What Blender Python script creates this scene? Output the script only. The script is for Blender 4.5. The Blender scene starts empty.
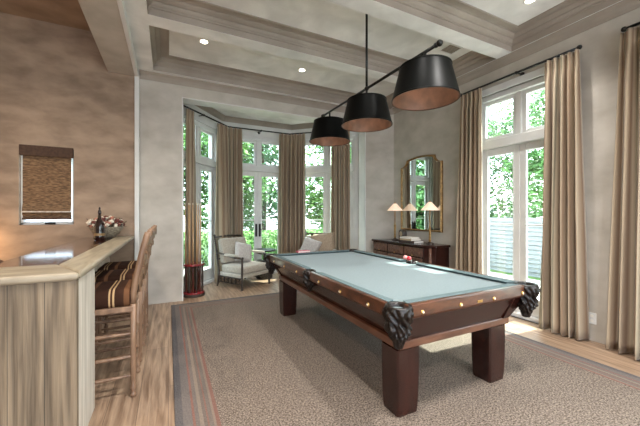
import bpy, bmesh, math, random
from mathutils import Vector, Matrix
random.seed(7)
PI = math.pi
C = bpy.context.scene.collection

# ------------------------------------------------------------------ materials
def lin(c):
    return tuple(((x/255.0)/12.92 if x/255.0 <= .04045 else ((x/255.0+.055)/1.055)**2.4) for x in c) + (1.0,)

def mat(name, c1, c2=None, rough=.6, metal=0.0, scale=(4, 4, 4), lo=.35, hi=.65, detail=6, bump=0.0, bscale=None,
        coat=0.0, sheen=0.0, emit=None, estr=0.0, spec=.5, dist=0.0):
    m = bpy.data.materials.new(name); m.use_nodes = True
    nt = m.node_tree; N = nt.nodes; L = nt.links
    b = N['Principled BSDF']
    b.inputs['Roughness'].default_value = rough; b.inputs['Metallic'].default_value = metal
    b.inputs['Coat Weight'].default_value = coat; b.inputs['Coat Roughness'].default_value = .12
    b.inputs['Sheen Weight'].default_value = sheen; b.inputs['Specular IOR Level'].default_value = spec
    b.inputs['Base Color'].default_value = lin(c1)
    if emit:
        b.inputs['Emission Color'].default_value = lin(emit); b.inputs['Emission Strength'].default_value = estr
    tc = N.new('ShaderNodeTexCoord')
    if c2 is not None or bump:
        mp = N.new('ShaderNodeMapping'); mp.inputs['Scale'].default_value = scale
        L.new(tc.outputs['Object'], mp.inputs['Vector'])
        no = N.new('ShaderNodeTexNoise'); no.inputs['Scale'].default_value = 1.0; no.inputs['Detail'].default_value = detail
        no.inputs['Distortion'].default_value = dist
        L.new(mp.outputs[0], no.inputs['Vector'])
        if c2 is not None:
            r = N.new('ShaderNodeValToRGB'); r.color_ramp.elements[0].position = lo; r.color_ramp.elements[1].position = hi
            r.color_ramp.elements[0].color = lin(c1); r.color_ramp.elements[1].color = lin(c2)
            L.new(no.outputs['Fac'], r.inputs[0]); L.new(r.outputs[0], b.inputs['Base Color'])
            m['ramp'] = r.name
        if bump:
            src = no
            if bscale:
                mp2 = N.new('ShaderNodeMapping'); mp2.inputs['Scale'].default_value = bscale
                L.new(tc.outputs['Object'], mp2.inputs['Vector'])
                src = N.new('ShaderNodeTexNoise'); src.inputs['Scale'].default_value = 1.0; src.inputs['Detail'].default_value = 4
                L.new(mp2.outputs[0], src.inputs['Vector'])
            bp = N.new('ShaderNodeBump'); bp.inputs['Strength'].default_value = bump; bp.inputs['Distance'].default_value = .02
            L.new(src.outputs['Fac'], bp.inputs['Height']); L.new(bp.outputs[0], b.inputs['Normal'])
    return m

def planks(m, axis, width, seam=.006, dark=.35, vary=.35, along=None, length=2.2):
    """multiply the base colour by per-plank tone and dark seams, planks repeat along `axis`."""
    nt = m.node_tree; N = nt.nodes; L = nt.links; b = N['Principled BSDF']
    src = b.inputs['Base Color'].links[0].from_socket
    tc = N.new('ShaderNodeTexCoord'); sp = N.new('ShaderNodeSeparateXYZ'); L.new(tc.outputs['Object'], sp.inputs[0])
    def mth(op, a, bb=None):
        n = N.new('ShaderNodeMath'); n.operation = op
        for i, v in enumerate((a, bb)):
            if v is None: continue
            if isinstance(v, (int, float)): n.inputs[i].default_value = v
            else: L.new(v, n.inputs[i])
        return n.outputs[0]
    q = mth('DIVIDE', sp.outputs[axis], width)
    idx = mth('FLOOR', q); fr = mth('FRACT', q)
    edge = mth('LESS_THAN', fr, seam/width)
    wn = N.new('ShaderNodeTexWhiteNoise'); wn.noise_dimensions = '2D'
    cx = N.new('ShaderNodeCombineXYZ'); L.new(idx, cx.inputs[0])
    if along is not None:
        wn1 = N.new('ShaderNodeTexWhiteNoise'); wn1.noise_dimensions = '1D'; L.new(idx, wn1.inputs['W'])
        q2 = mth('DIVIDE', mth('ADD', sp.outputs[along], mth('MULTIPLY', wn1.outputs['Value'], length)), length)
        L.new(mth('FLOOR', q2), cx.inputs[1])
        edge = mth('MAXIMUM', edge, mth('LESS_THAN', mth('FRACT', q2), seam/length))
    L.new(cx.outputs[0], wn.inputs['Vector'])
    v = mth('ADD', mth('MULTIPLY', wn.outputs['Value'], vary), 1.0 - vary*.5)
    v = mth('MULTIPLY', v, mth('SUBTRACT', 1.0, mth('MULTIPLY', edge, 1.0-dark)))
    mx = N.new('ShaderNodeVectorMath'); mx.operation = 'SCALE'
    L.new(src, mx.inputs[0]); L.new(v, mx.inputs['Scale']); L.new(mx.outputs[0], b.inputs['Base Color'])
    return m

def stripes(m, axis, stops, freq, mode='FRACT'):
    """colour bands from fract(coord*freq) through a constant ramp; stops = [(pos, rgb)]"""
    nt = m.node_tree; N = nt.nodes; L = nt.links; b = N['Principled BSDF']
    tc = N.new('ShaderNodeTexCoord'); sp = N.new('ShaderNodeSeparateXYZ'); L.new(tc.outputs['Object'], sp.inputs[0])
    a = N.new('ShaderNodeMath'); a.operation = 'MULTIPLY'; a.inputs[1].default_value = freq; L.new(sp.outputs[axis], a.inputs[0])
    f = N.new('ShaderNodeMath'); f.operation = 'FRACT'; L.new(a.outputs[0], f.inputs[0])
    r = N.new('ShaderNodeValToRGB'); r.color_ramp.interpolation = 'CONSTANT'
    while len(r.color_ramp.elements) < len(stops): r.color_ramp.elements.new(.5)
    for e, (p, c) in zip(r.color_ramp.elements, stops):
        e.position = p
    for e, (p, c) in zip(r.color_ramp.elements, stops):
        e.color = lin(c)
    L.new(f.outputs[0], r.inputs[0]); L.new(r.outputs[0], b.inputs['Base Color'])
    return m

def glass_mat(name, tint=(235, 243, 240), refl=.08):
    m = bpy.data.materials.new(name); m.use_nodes = True
    nt = m.node_tree; N = nt.nodes; L = nt.links; N.clear()
    o = N.new('ShaderNodeOutputMaterial'); mx = N.new('ShaderNodeMixShader'); t = N.new('ShaderNodeBsdfTransparent'); g = N.new('ShaderNodeBsdfGlossy')
    t.inputs[0].default_value = lin(tint); g.inputs['Roughness'].default_value = .02; mx.inputs[0].default_value = refl
    L.new(t.outputs[0], mx.inputs[1]); L.new(g.outputs[0], mx.inputs[2]); L.new(mx.outputs[0], o.inputs[0])
    return m

M = {}
M['plaster'] = mat('plaster', (166, 159, 149), (190, 184, 175), rough=.75, scale=(3, 3, 4), lo=.3, hi=.7, detail=12, bump=.12, bscale=(9, 9, 9), dist=.15)
M['tan_plaster'] = mat('tan_plaster', (126, 106, 88), (166, 143, 122), rough=.65, scale=(3, 3, 6), lo=.3, hi=.7, detail=12, bump=.15, bscale=(9, 9, 9), dist=.2)
M['ceil_plaster'] = mat('ceil_plaster', (200, 199, 197), (234, 233, 231), rough=.7, scale=(2.5, 2.5, 2.5), lo=.3, hi=.7, detail=12, bump=.08, bscale=(7, 7, 7), dist=.5)
M['moulding'] = mat('moulding', (142, 132, 122), (160, 150, 139), rough=.6, scale=(2, 2, 2))
M['white_paint'] = mat('white_paint', (205, 205, 204), (218, 218, 216), rough=.45, scale=(3, 3, 3))
M['floor'] = planks(mat('floor_boards', (104, 80, 62), (172, 146, 122), rough=.34, scale=(26, 2, 3), lo=.3, hi=.66, detail=14, bump=.2, dist=.3), 0, .19, .004, .45, .3, along=1, length=1.9)
M['bar_wood'] = planks(mat('weathered_oak_planks', (72, 60, 46), (136, 119, 97), rough=.6, scale=(38, 38, 1.6), lo=.28, hi=.72, detail=14, bump=.4, dist=.25), 0, .15, .004, .3, .3)
M['bar_pale_lit'] = mat('window_lit_oak', (172, 164, 150), (214, 208, 196), rough=.55, scale=(18, 18, 1.2), lo=.3, hi=.7, detail=10, bump=.2, dist=1.0)  # oak lightened so its colour carries the window light on the bar's side
M['bar_top'] = mat('oak_ledge', (120, 110, 92), (164, 154, 134), rough=.4, scale=(14, 1.6, 14), lo=.3, hi=.7, detail=10, bump=.12, dist=1.2)
M['bar_top_x'] = mat('oak_ledge_front', (112, 101, 84), (156, 145, 125), rough=.4, scale=(1.6, 14, 14), lo=.3, hi=.7, detail=10, bump=.12, dist=1.2)
M['granite'] = mat('dark_brown_stone', (44, 24, 16), (88, 52, 36), rough=.07, scale=(26, 26, 26), lo=.35, hi=.7, coat=.6)
M['mahogany'] = mat('mahogany', (30, 12, 9), (52, 22, 16), rough=.22, scale=(30, 30, 3), lo=.3, hi=.7, coat=.25, dist=.4)
M['rail_wood'] = mat('rail_wood', (50, 27, 17), (92, 54, 34), rough=.3, scale=(9, 9, 26), lo=.3, hi=.7, coat=.4, dist=.6)
M['band_wood'] = mat('band_wood', (76, 44, 30), (108, 68, 48), rough=.34, scale=(5, 5, 26), lo=.3, hi=.7, coat=.4)
M['cloth'] = mat('billiard_cloth', (94, 110, 113), (104, 121, 124), rough=.9, scale=(60, 60, 60), sheen=.3, spec=.15)
M['cushion'] = mat('cushion_cloth', (84, 100, 103), (94, 110, 113), rough=.9, scale=(60, 60, 60), spec=.2)
M['leather'] = mat('black_leather', (9, 6, 5), (30, 19, 14), rough=.3, scale=(30, 30, 30), bump=.5, coat=.0, spec=.4)
M['brass'] = mat('brass', (196, 160, 92), (168, 128, 70), rough=.28, metal=.9, scale=(20, 20, 20))
M['pearl'] = mat('pearl_dot', (226, 214, 188), rough=.25)
M['gilt'] = mat('gilt_wood', (112, 84, 46), (160, 128, 78), rough=.42, metal=.5, scale=(26, 26, 26), bump=.2)
M['mirror'] = mat('mirror_glass', (225, 230, 228), rough=.015, metal=1.0)
M['black_metal'] = mat('black_metal', (12, 13, 12), (22, 24, 22), rough=.32, metal=.5, scale=(12, 12, 12), coat=.3)
M['lamp_black'] = mat('black_lacquer', (3, 4, 4), (5, 7, 6), rough=.42, scale=(8, 8, 8), coat=.0, spec=.13)
M['bronze_in'] = mat('bronze_lining', (70, 50, 39), (92, 66, 52), rough=.5, metal=.3, scale=(12, 12, 12))
M['iron'] = mat('dark_iron', (26, 22, 20), (40, 35, 32), rough=.45, metal=.6, scale=(20, 20, 20))
M['curtain'] = stripes(mat('striped_linen', (140, 126, 104), rough=.85, sheen=.3, spec=.2), 0,
    [(0, (143, 128, 106)), (.22, (122, 104, 84)), (.3, (150, 137, 116)), (.58, (112, 112, 92)), (.64, (146, 131, 109)), (.86, (134, 113, 92))], 17)
M['linen'] = mat('linen_upholstery', (158, 150, 138), (176, 168, 155), rough=.85, scale=(40, 40, 40), sheen=.3, spec=.2)
M['pillow'] = mat('grey_pillow_linen', (166, 160, 156), (184, 178, 174), rough=.85, scale=(40, 40, 40), sheen=.3, spec=.2)
M['pillow_tan'] = mat('tan_pillow_linen', (146, 128, 108), (166, 148, 128), rough=.85, scale=(40, 40, 40), spec=.2)
M['dark_wood'] = mat('dark_turned_wood', (40, 32, 27), (66, 54, 45), rough=.4, scale=(12, 12, 12), coat=.2)
M['stool_wood'] = mat('limed_brown_wood', (88, 64, 48), (138, 108, 84), rough=.42, scale=(20, 20, 3), lo=.3, hi=.7, bump=.15)
M['stool_seat'] = stripes(mat('striped_velvet', (40, 28, 22), rough=.9, sheen=.0, spec=.08), 0,
    [(0, (48, 30, 22)), (.16, (168, 138, 102)), (.18, (58, 36, 26)), (.21, (168, 138, 102)), (.235, (50, 32, 23)), (.36, (92, 62, 42)), (.44, (44, 28, 20)),
     (.52, (118, 84, 58)), (.56, (48, 30, 22)), (.70, (156, 128, 96)), (.72, (52, 33, 24)), (.75, (156, 128, 96)), (.77, (46, 29, 21)), (.9, (86, 58, 40)), (.96, (46, 29, 21))], 2.2)
M['rack_red'] = mat('red_stained_wood', (112, 22, 30), (142, 34, 42), rough=.3, scale=(12, 12, 12), coat=.5)
M['cue_maple'] = mat('cue_maple', (170, 132, 92), (190, 152, 110), rough=.3, scale=(20, 20, 3), coat=.4)
M['cue_butt'] = mat('cue_butt', (70, 30, 22), (96, 44, 30), rough=.3, scale=(20, 20, 4), coat=.4)
M['shade_bamboo'] = mat('woven_bamboo', (84, 62, 42), (140, 110, 80), rough=.8, scale=(22, 22, 90), lo=.35, hi=.65, bump=.5)
M['shade_trim'] = mat('brown_binding', (64, 44, 32), (78, 56, 42), rough=.8, scale=(30, 30, 30))
M['lampshade'] = mat('pleated_lampshade', (236, 214, 196), (244, 224, 206), rough=.7, scale=(30, 30, 30), emit=(255, 214, 180), estr=.25)
M['paper'] = mat('white_paper', (226, 222, 214), rough=.7)
M['book_dark'] = mat('dark_book_cloth', (52, 40, 36), (66, 52, 46), rough=.6, scale=(30, 30, 30))
M['book_tan'] = mat('tan_book_cloth', (170, 150, 124), rough=.6)
M['pink'] = mat('pink_cover', (204, 96, 112), rough=.5)
M['red_ball'] = mat('red_ball', (190, 44, 52), rough=.12, coat=.6)
M['cream_ball'] = mat('pink_ball', (224, 150, 148), rough=.12, coat=.6)
M['glass'] = glass_mat('window_glass')
def frosted():
    m = bpy.data.materials.new('frosted_glass'); m.use_nodes = True; nt = m.node_tree; N = nt.nodes; N.clear()
    o = N.new('ShaderNodeOutputMaterial'); t = N.new('ShaderNodeBsdfTranslucent'); t.inputs[0].default_value = (.93, .96, 1, 1); nt.links.new(t.outputs[0], o.inputs[0]); return m
M['frosted'] = frosted()
M['downlight'] = mat('downlight_lens', (255, 246, 226), rough=.5, emit=(255, 244, 222), estr=9)
M['bulb'] = mat('bulb', (255, 230, 190), rough=.5, emit=(255, 205, 150), estr=2)
M['bark'] = mat('bark', (74, 62, 50), (104, 90, 74), rough=.9, scale=(8, 8, 2), bump=.4)
M['leaf1'] = mat('leaf_fresh', (58, 100, 42), (104, 148, 70), rough=.6, scale=(1.5, 1.5, 1.5), lo=.3, hi=.7)
M['leaf2'] = mat('leaf_deep', (30, 68, 36), (74, 118, 62), rough=.6, scale=(1.5, 1.5, 1.5), lo=.3, hi=.7)
M['lawn'] = mat('lawn', (70, 98, 48), (98, 124, 66), rough=.9, scale=(6, 6, 6))
M['terrace'] = mat('pale_paving', (186, 182, 172), (206, 202, 192), rough=.8, scale=(2, 2, 2))
M['siding'] = mat('white_siding', (132, 136, 144), (146, 150, 157), rough=.6, scale=(2, 2, 2))
M['vase'] = mat('dark_vase', (22, 14, 14), (40, 24, 22), rough=.12, scale=(10, 10, 10), coat=.6)
M['vase_label'] = mat('worn_gold', (120, 96, 62), rough=.5)
M['wicker'] = mat('pale_wicker', (104, 92, 78), (150, 138, 120), rough=.8, scale=(50, 50, 50), bump=.4)
M['petal_a'] = mat('dusty_pink_petal', (150, 92, 78), (178, 124, 104), rough=.8, scale=(30, 30, 30))
M['petal_b'] = mat('dark_plum_petal', (84, 42, 40), (116, 64, 56), rough=.8, scale=(30, 30, 30))
M['petal_c'] = mat('cream_petal', (214, 204, 188), rough=.8)
M['pedestal'] = mat('ribbed_black_drum', (20, 20, 20), (34, 33, 32), rough=.35, scale=(20, 20, 20), coat=.2)
M['carved'] = mat('carved_oak', (74, 46, 34), (116, 80, 62), rough=.38, scale=(24, 24, 24), lo=.3, hi=.7, bump=.8, coat=.3)
M['box_wood'] = mat('box_wood', (58, 36, 24), (80, 52, 36), rough=.5, scale=(10, 10, 30))

def rug_mat():
    m = mat('rug_wool', (62, 53, 46), (138, 125, 114), rough=.95, scale=(95, 95, 10), lo=.34, hi=.66, detail=5, bump=.5, bscale=(70, 70, 70), spec=.1)
    nt = m.node_tree; N = nt.nodes; L = nt.links; b = N['Principled BSDF']
    src = b.inputs['Base Color'].links[0].from_socket
    tc = N.new('ShaderNodeTexCoord'); sp = N.new('ShaderNodeSeparateXYZ'); L.new(tc.outputs['Object'], sp.inputs[0])
    def mth(op, *a):
        n = N.new('ShaderNodeMath'); n.operation = op
        for i, v in enumerate(a):
            if isinstance(v, (int, float)): n.inputs[i].default_value = v
            else: L.new(v, n.inputs[i])
        return n.outputs[0]
    # distance to the nearest rug edge (rug object origin at its centre, half sizes set below)
    dx = mth('SUBTRACT', RUG_HX, mth('ABSOLUTE', sp.outputs[0])); dy = mth('SUBTRACT', RUG_HY, mth('ABSOLUTE', sp.outputs[1]))
    d = mth('MINIMUM', dx, dy)
    q = mth('MULTIPLY', d, 2.5)       # 0..1 over 40 cm
    r = N.new('ShaderNodeValToRGB'); r.color_ramp.interpolation = 'CONSTANT'
    stops = [(0, (80, 78, 80)), (.12, (100, 94, 92)), (.26, (118, 82, 74)), (.30, (100, 92, 88)), (.36, (122, 110, 100)), (.42, (98, 88, 82)), (.47, (116, 86, 78)),
             (.50, (100, 92, 86)), (.56, (120, 106, 96)), (.60, (114, 80, 72)), (.66, (255, 255, 255))]
    while len(r.color_ramp.elements) < len(stops): r.color_ramp.elements.new(.5)
    for e, (p, c) in zip(r.color_ramp.elements, stops): e.position = p
    for e, (p, c) in zip(r.color_ramp.elements, stops): e.color = lin(c)
    L.new(q, r.inputs[0])
    f = mth('LESS_THAN', q, .66)
    mx = N.new('ShaderNodeMix'); mx.data_type = 'RGBA'
    L.new(mth('MULTIPLY', f, .8), mx.inputs['Factor']); L.new(src, mx.inputs['A']); L.new(r.outputs[0], mx.inputs['B'])
    L.new(mx.outputs['Result'], b.inputs['Base Color'])
    return m
RUG_HX, RUG_HY = 1.72, 2.85
M['rug'] = rug_mat()

# ------------------------------------------------------------------ mesh helpers
class MB:
    def __init__(s): s.bm = bmesh.new()
    def quad(s, vs):
        return s.bm.faces.new([s.bm.verts.new(v) for v in vs])
    def box(s, x0, x1, y0, y1, z0, z1):
        return s.hexa([(x0,y0,z0),(x1,y0,z0),(x1,y1,z0),(x0,y1,z0),(x0,y0,z1),(x1,y0,z1),(x1,y1,z1),(x0,y1,z1)])
    def hexa(s, p):
        v = [s.bm.verts.new(q) for q in p]
        for f in ((3,2,1,0),(4,5,6,7),(0,1,5,4),(1,2,6,5),(2,3,7,6),(3,0,4,7)): s.bm.faces.new([v[i] for i in f])
        return s
    def tube(s, pts, rad, n=10, cap=True):
        """swept circle along pts; rad scalar or list"""
        pts = [Vector(p) for p in pts]; k = len(pts)
        if not hasattr(rad, '__len__'): rad = [rad]*k
        rings = []; up = None
        for i, p in enumerate(pts):
            d = (pts[min(i+1, k-1)] - pts[max(i-1, 0)])
            if d.length < 1e-9: d = Vector((0, 0, 1))
            d.normalize()
            if up is None:
                up = Vector((1, 0, 0)) if abs(d.x) < .8 else Vector((0, 1, 0))
            a = (up - d*up.dot(d))
            if a.length < 1e-6: a = d.orthogonal()
            a.normalize(); up = a; b = d.cross(a)
            rings.append([s.bm.verts.new(p + (a*math.cos(2*PI*j/n) + b*math.sin(2*PI*j/n))*rad[i]) for j in range(n)])
        for i in range(k-1):
            for j in range(n):
                s.bm.faces.new((rings[i][j], rings[i][(j+1) % n], rings[i+1][(j+1) % n], rings[i+1][j]))
        if cap:
            s.bm.faces.new(rings[0][::-1]); s.bm.faces.new(rings[-1])
        return s
    def lathe(s, prof, c=(0, 0, 0), n=24, mod=None, cap=True, a0=0, a1=2*PI):
        """prof = [(r, z)]; mod(theta, i) multiplies r"""
        full = abs(a1-a0-2*PI) < 1e-6; m = n if full else n+1
        rings = []
        for i, (r, z) in enumerate(prof):
            ring = []
            for j in range(m):
                t = a0 + (a1-a0)*j/n; rr = r*(mod(t, i) if mod else 1)
                ring.append(s.bm.verts.new((c[0]+rr*math.cos(t), c[1]+rr*math.sin(t), c[2]+z)))
            rings.append(ring)
        for i in range(len(prof)-1):
            for j in range(n):
                s.bm.faces.new((rings[i][j], rings[i][(j+1) % m], rings[i+1][(j+1) % m], rings[i+1][j]))
        if cap:
            s.bm.faces.new(rings[0][::-1]); s.bm.faces.new(rings[-1])
        return s
    def prism(s, poly, z0, z1):
        a = [s.bm.verts.new((x, y, z0)) for x, y in poly]; b = [s.bm.verts.new((x, y, z1)) for x, y in poly]
        n = len(poly); s.bm.faces.new(a[::-1]); s.bm.faces.new(b)
        for i in range(n): s.bm.faces.new((a[i], a[(i+1) % n], b[(i+1) % n], b[i]))
        return s
    def ball(s, c, r, sub=2, sc=(1, 1, 1)):
        m = Matrix.Translation(c) @ Matrix.Diagonal((sc[0]*r, sc[1]*r, sc[2]*r, 1))
        bmesh.ops.create_icosphere(s.bm, subdivisions=sub, radius=1, matrix=m)
        return s
    def xf(s, mtx):
        bmesh.ops.transform(s.bm, matrix=mtx, verts=s.bm.verts); return s
    def build(s, name, m, parent=None, bevel=0, smooth=False, sub=0, seg=2, loc=None, solid=0):
        bmesh.ops.recalc_face_normals(s.bm, faces=s.bm.faces)
        me = bpy.data.meshes.new(name); s.bm.to_mesh(me); s.bm.free()
        me.materials.append(m)
        if loc is not None:
            me.transform(Matrix.Translation([-q for q in loc]))
        o = bpy.data.objects.new(name, me); C.objects.link(o)
        if loc is not None: o.location = loc
        if parent is not None: o.parent = parent
        if smooth:
            for p in me.polygons: p.use_smooth = True
        if solid:
            md = o.modifiers.new('solid', 'SOLIDIFY'); md.thickness = solid; md.offset = 0
        if bevel:
            md = o.modifiers.new('bevel', 'BEVEL'); md.width = bevel; md.segments = seg; md.limit_method = 'ANGLE'; md.angle_limit = .6
        if sub:
            md = o.modifiers.new('sub', 'SUBSURF'); md.levels = sub; md.render_levels = sub
        return o

def tag(o, label, cat, group=None):
    o['label'] = label; o['category'] = cat
    if group: o['group'] = group
    return o
def thing(name, label, cat, loc=(0, 0, 0), rz=0, group=None):
    o = bpy.data.objects.new(name, None); C.objects.link(o); o.empty_display_size = .1
    o.location = loc; o.rotation_euler = (0, 0, rz)
    return tag(o, label, cat, group)
def struct(o):
    o['kind'] = 'structure'; return o
def copy_tree(o, parent=None, keep=True):
    c = o.copy(); C.objects.link(c)
    if parent is not None:
        c.parent = parent; c.matrix_parent_inverse = o.matrix_parent_inverse.copy()
    for ch in list(o.children): copy_tree(ch, c)
    return c

# ------------------------------------------------------------------ room shell
XR = 4.05; YB = 5.22; XL = -3.2; YN = -3.4
struct(MB().box(XL-.2, 4.5, YN-.2, 7.2, -.12, 0).build('floor', M['floor']))
# back wall, room side: left piece + header + angled right pier
OL, OR_, OT = .20, 3.62, 3.15          # bay opening
bw = MB()
bw.box(-.41, OL, YB, YB+.24, 0, 3.47); bw.box(OL, OR_, YB, YB+.24, OT, 3.47)
struct(bw.build('wall_back', M['plaster']))
struct(MB().prism([(OR_, YB), (XR+.001, 4.87), (XR+.2, 5.0), (XR+.2, 5.46), (OR_, 5.46)], 0, 3.47).build('wall_back_right', M['plaster']))
# alcove back wall with a window
WX0, WX1, WZ0, WZ1 = -1.705, -1.145, 1.205, 2.21
al = MB(); Y0, Y1 = YB, YB+.24
al.box(XL, WX0, Y0, Y1, 0, 4.0); al.box(WX1, -.41, Y0, Y1, 0, 4.0)
al.box(WX0, WX1, Y0, Y1, 0, WZ0); al.box(WX0, WX1, Y0, Y1, WZ1, 4.0)
struct(al.build('wall_alcove', M['tan_plaster']))
struct(MB().box(XL-.2, XL, YN, YB+.24, 0, 4.0).build('wall_left', M['tan_plaster']))
struct(MB().box(XL, 4.25, YN-.2, YN, 0, .5).box(XL, 4.25, YN-.2, YN, 2.9, 4.0).box(XL, -2.4, YN-.2, YN, .5, 2.9).box(-.9, .1, YN-.2, YN, .5, 2.9)
       .box(1.6, 2.2, YN-.2, YN, .5, 2.9).box(3.7, 4.25, YN-.2, YN, .5, 2.9).build('wall_front', M['plaster']))  # unseen wall, its window openings added to let in fill light
# right wall with two door openings
D1 = (1.88, 3.05); D2 = (-.75, 1.12); DT = 3.02; DZ = .04
rw = MB(); xa, xb = XR, XR+.24
for a, b in ((YN, D2[0]), (D2[1], D1[0]), (D1[1], 5.0)): rw.box(xa, xb, a, b, 0, 4.0)
for a, b in (D1, D2): rw.box(xa, xb, a, b, DT, 4.0); rw.box(xa, xb, a, b, -.1, .0)
struct(rw.build('wall_right', M['plaster']))
# ceiling slab, alcove ceiling, downstand beam
ZC, ZB = 3.60, 3.43
struct(MB().box(-.41, XR+.24, YN, YB+.24, ZC, ZC+.12).build('ceiling', M['ceil_plaster']))
struct(MB().box(XL-.2, -.41, YN, YB+.24, 3.87, 3.99).build('ceiling_alcove', M['tan_plaster']))
struct(MB().box(-.76, -.42, YN, YB, 3.35, 3.90).build('trim_1', M['plaster'], bevel=.008))
struct(MB().box(-.43, -.385, YN, YB-.04, 3.335, 3.62).build('trim_2', M['white_paint'], bevel=.006))
struct(MB().box(-.435, -.375, YB-.05, YB+.02, 0, 3.47).build('trim_3', M['white_paint'], bevel=.01))
# beams
cof = [(-.19, 3.96, 3.88, 5.07), (-.19, 3.96, 2.66, 3.67), (-.19, 3.96, .15, 2.46), (-.19, 3.96, -2.3, -.05)]
bm_ = MB()
bm_.box(-.385, -.19, YN, YB, ZB, ZC); bm_.box(3.96, XR, YN, YB-.02, ZB, ZC)
for a, b in ((5.07, YB), (3.67, 3.88), (2.46, 2.66), (-.05, .15), (YN, -2.3)): bm_.box(-.19, 3.96, a, b, ZB, ZC)
struct(bm_.build('trim_4', M['ceil_plaster']))
prof = [(.001, ZB+.001), (.001, ZB+.075), (.014, ZB+.077), (.014, ZB+.090), (.032, ZB+.100), (.046, ZB+.120), (.046, ZB+.130), (.060, ZB+.132), (.085, ZB+.145), (.100, ZB+.158),
        (.100, ZB+.164), (.120, ZB+.164), (.120, ZC-.003), (.185, ZC-.003), (.188, ZC-.013), (.202, ZC-.013), (.205, ZC-.001)]
for i, (x0, x1, y0, y1) in enumerate(cof):
    m = MB(); prev = None
    for d, z in prof:
        ring = [m.bm.verts.new(p) for p in ((x0+d, y0+d, z), (x1-d, y0+d, z), (x1-d, y1-d, z), (x0+d, y1-d, z))]
        if prev:
            for j in range(4): m.bm.faces.new((prev[j], prev[(j+1) % 4], ring[(j+1) % 4], ring[j]))
        prev = ring
    struct(m.build('trim_%d' % (5+i), M['moulding']))

def crown_run(name, pts, z, mt):
    """small cove moulding swept along an open wall path (left side is room)"""
    pr = [(0, -.10), (.012, -.10), (.02, -.07), (.045, -.035), (.08, -.012), (.08, 0)]
    m = MB(); k = len(pts); P = [Vector((p[0], p[1])) for p in pts]; rings = []
    for i, p in enumerate(P):
        nn = []
        if i > 0: d = (P[i]-P[i-1]).normalized(); nn.append(Vector((-d.y, d.x)))
        if i < k-1: d = (P[i+1]-P[i]).normalized(); nn.append(Vector((-d.y, d.x)))
        n = sum(nn, Vector((0, 0))).normalized(); sc = 1/max(.3, n.dot(nn[0]))
        rings.append([m.bm.verts.new((p.x+n.x*a*sc, p.y+n.y*a*sc, z+b)) for a, b in pr])
    for i in range(k-1):
        for j in range(len(pr)-1): m.bm.faces.new((rings[i][j], rings[i][j+1], rings[i+1][j+1], rings[i+1][j]))
    return struct(m.build(name, mt))
crown_run('trim_9', [(XR, YN), (XR, 4.87), (OR_, YB), (-.37, YB)], ZB, M['moulding'])

# ------------------------------------------------------------------ french doors with transoms
def frame_local(P, Q):
    P = Vector((P[0], P[1], 0)); d = Vector((Q[0], Q[1], 0))-P; L = d.length; d.normalize(); n = Vector((-d.y, d.x, 0))   # n = outward (left of direction)
    return Matrix(((d.x, n.x, 0, P.x), (d.y, n.y, 0, P.y), (0, 0, 1, 0), (0, 0, 0, 1))), L

def french_unit(idx, P, Q, n_leaf=2, ztop=3.02, handles=False):
    """P->Q along the opening with outside on the left; window frame > sashes, panes"""
    T, W = frame_local(P, Q)
    f = MB(); j = .055; d0, d1 = .06, .20
    f.box(0, j, d0-.03, d1, 0, ztop); f.box(W-j, W, d0-.03, d1, 0, ztop); f.box(0, W, d0-.03, d1, ztop-.07, ztop); f.box(0, W, d0-.03, d1, 0, .05)
    f.box(0, W, d0-.03, d1, 2.27, 2.39)
    iw = (W-2*j); lw = iw/n_leaf
    for i in range(1, n_leaf): f.box(j+lw*i-.035, j+lw*i+.035, d0, d1, 2.39, ztop-.07)
    f.xf(T); fo = struct(f.build('window_%d' % idx, M['white_paint'], bevel=.006))
    for i in range(n_leaf):
        a = j+lw*i; b = a+lw
        s = MB(); st = .075
        s.box(a+.003, a+st, .085, .13, .055, 2.265); s.box(b-st, b-.003, .085, .13, .055, 2.265); s.box(a+st, b-st, .085, .13, .055, .27); s.box(a+st, b-st, .085, .13, 2.17, 2.265)
        s.box(a+st, b-st, .095, .12, 1.195, 1.215)
        s.box(a+st, a+st+.012, .078, .09, .27, 2.17); s.box(b-st-.012, b-st, .078, .09, .27, 2.17)
        s.xf(T); leaf = s.build('door_leaf', M['white_paint'], fo, bevel=.005)
        g = MB().box(a+st-.004, b-st+.004, .104, .109, .27, 2.17).xf(T).build('pane', M['glass'], leaf)
        ts = MB(); q = .05
        x0 = a+(.035 if i else 0); x1 = b-(.035 if i < n_leaf-1 else 0)
        ts.box(x0, x0+q, .085, .13, 2.39, ztop-.07); ts.box(x1-q, x1, .085, .13, 2.39, ztop-.07); ts.box(x0+q, x1-q, .085, .13, 2.39, 2.39+q); ts.box(x0+q, x1-q, .085, .13, ztop-.07-q, ztop-.07)
        ts.xf(T); tr = ts.build('transom_sash', M['white_paint'], fo, bevel=.004)
        MB().box(x0+q-.004, x1-q+.004, .104, .109, 2.39+q, ztop-.07-q).xf(T).build('pane', M['glass'], tr)
        if handles:
            hx = (b-.04) if i == 0 else (a+.04)
            h = MB(); h.box(hx-.02, hx+.02, .068, .085, .84, 1.12); h.tube([(hx, .07, 1.0), (hx, .03, 1.0), (hx+(-.1 if i == 0 else .1)*.25, .03, 1.0)], .008, 8)
            h.tube([(hx, .035, .88), (hx, .035, 1.08)], .010, 8)
            h.xf(T).build('door_handle', M['iron'], leaf)
    return fo
# right wall: P->Q with outside on the left: outside +X, so travel in -Y... left of (0,-1) is (+1,0)
french_unit(1, (XR, D1[1]), (XR, D1[0]))
french_unit(2, (XR, D2[1]), (XR, D2[0]), n_leaf=3)
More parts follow.
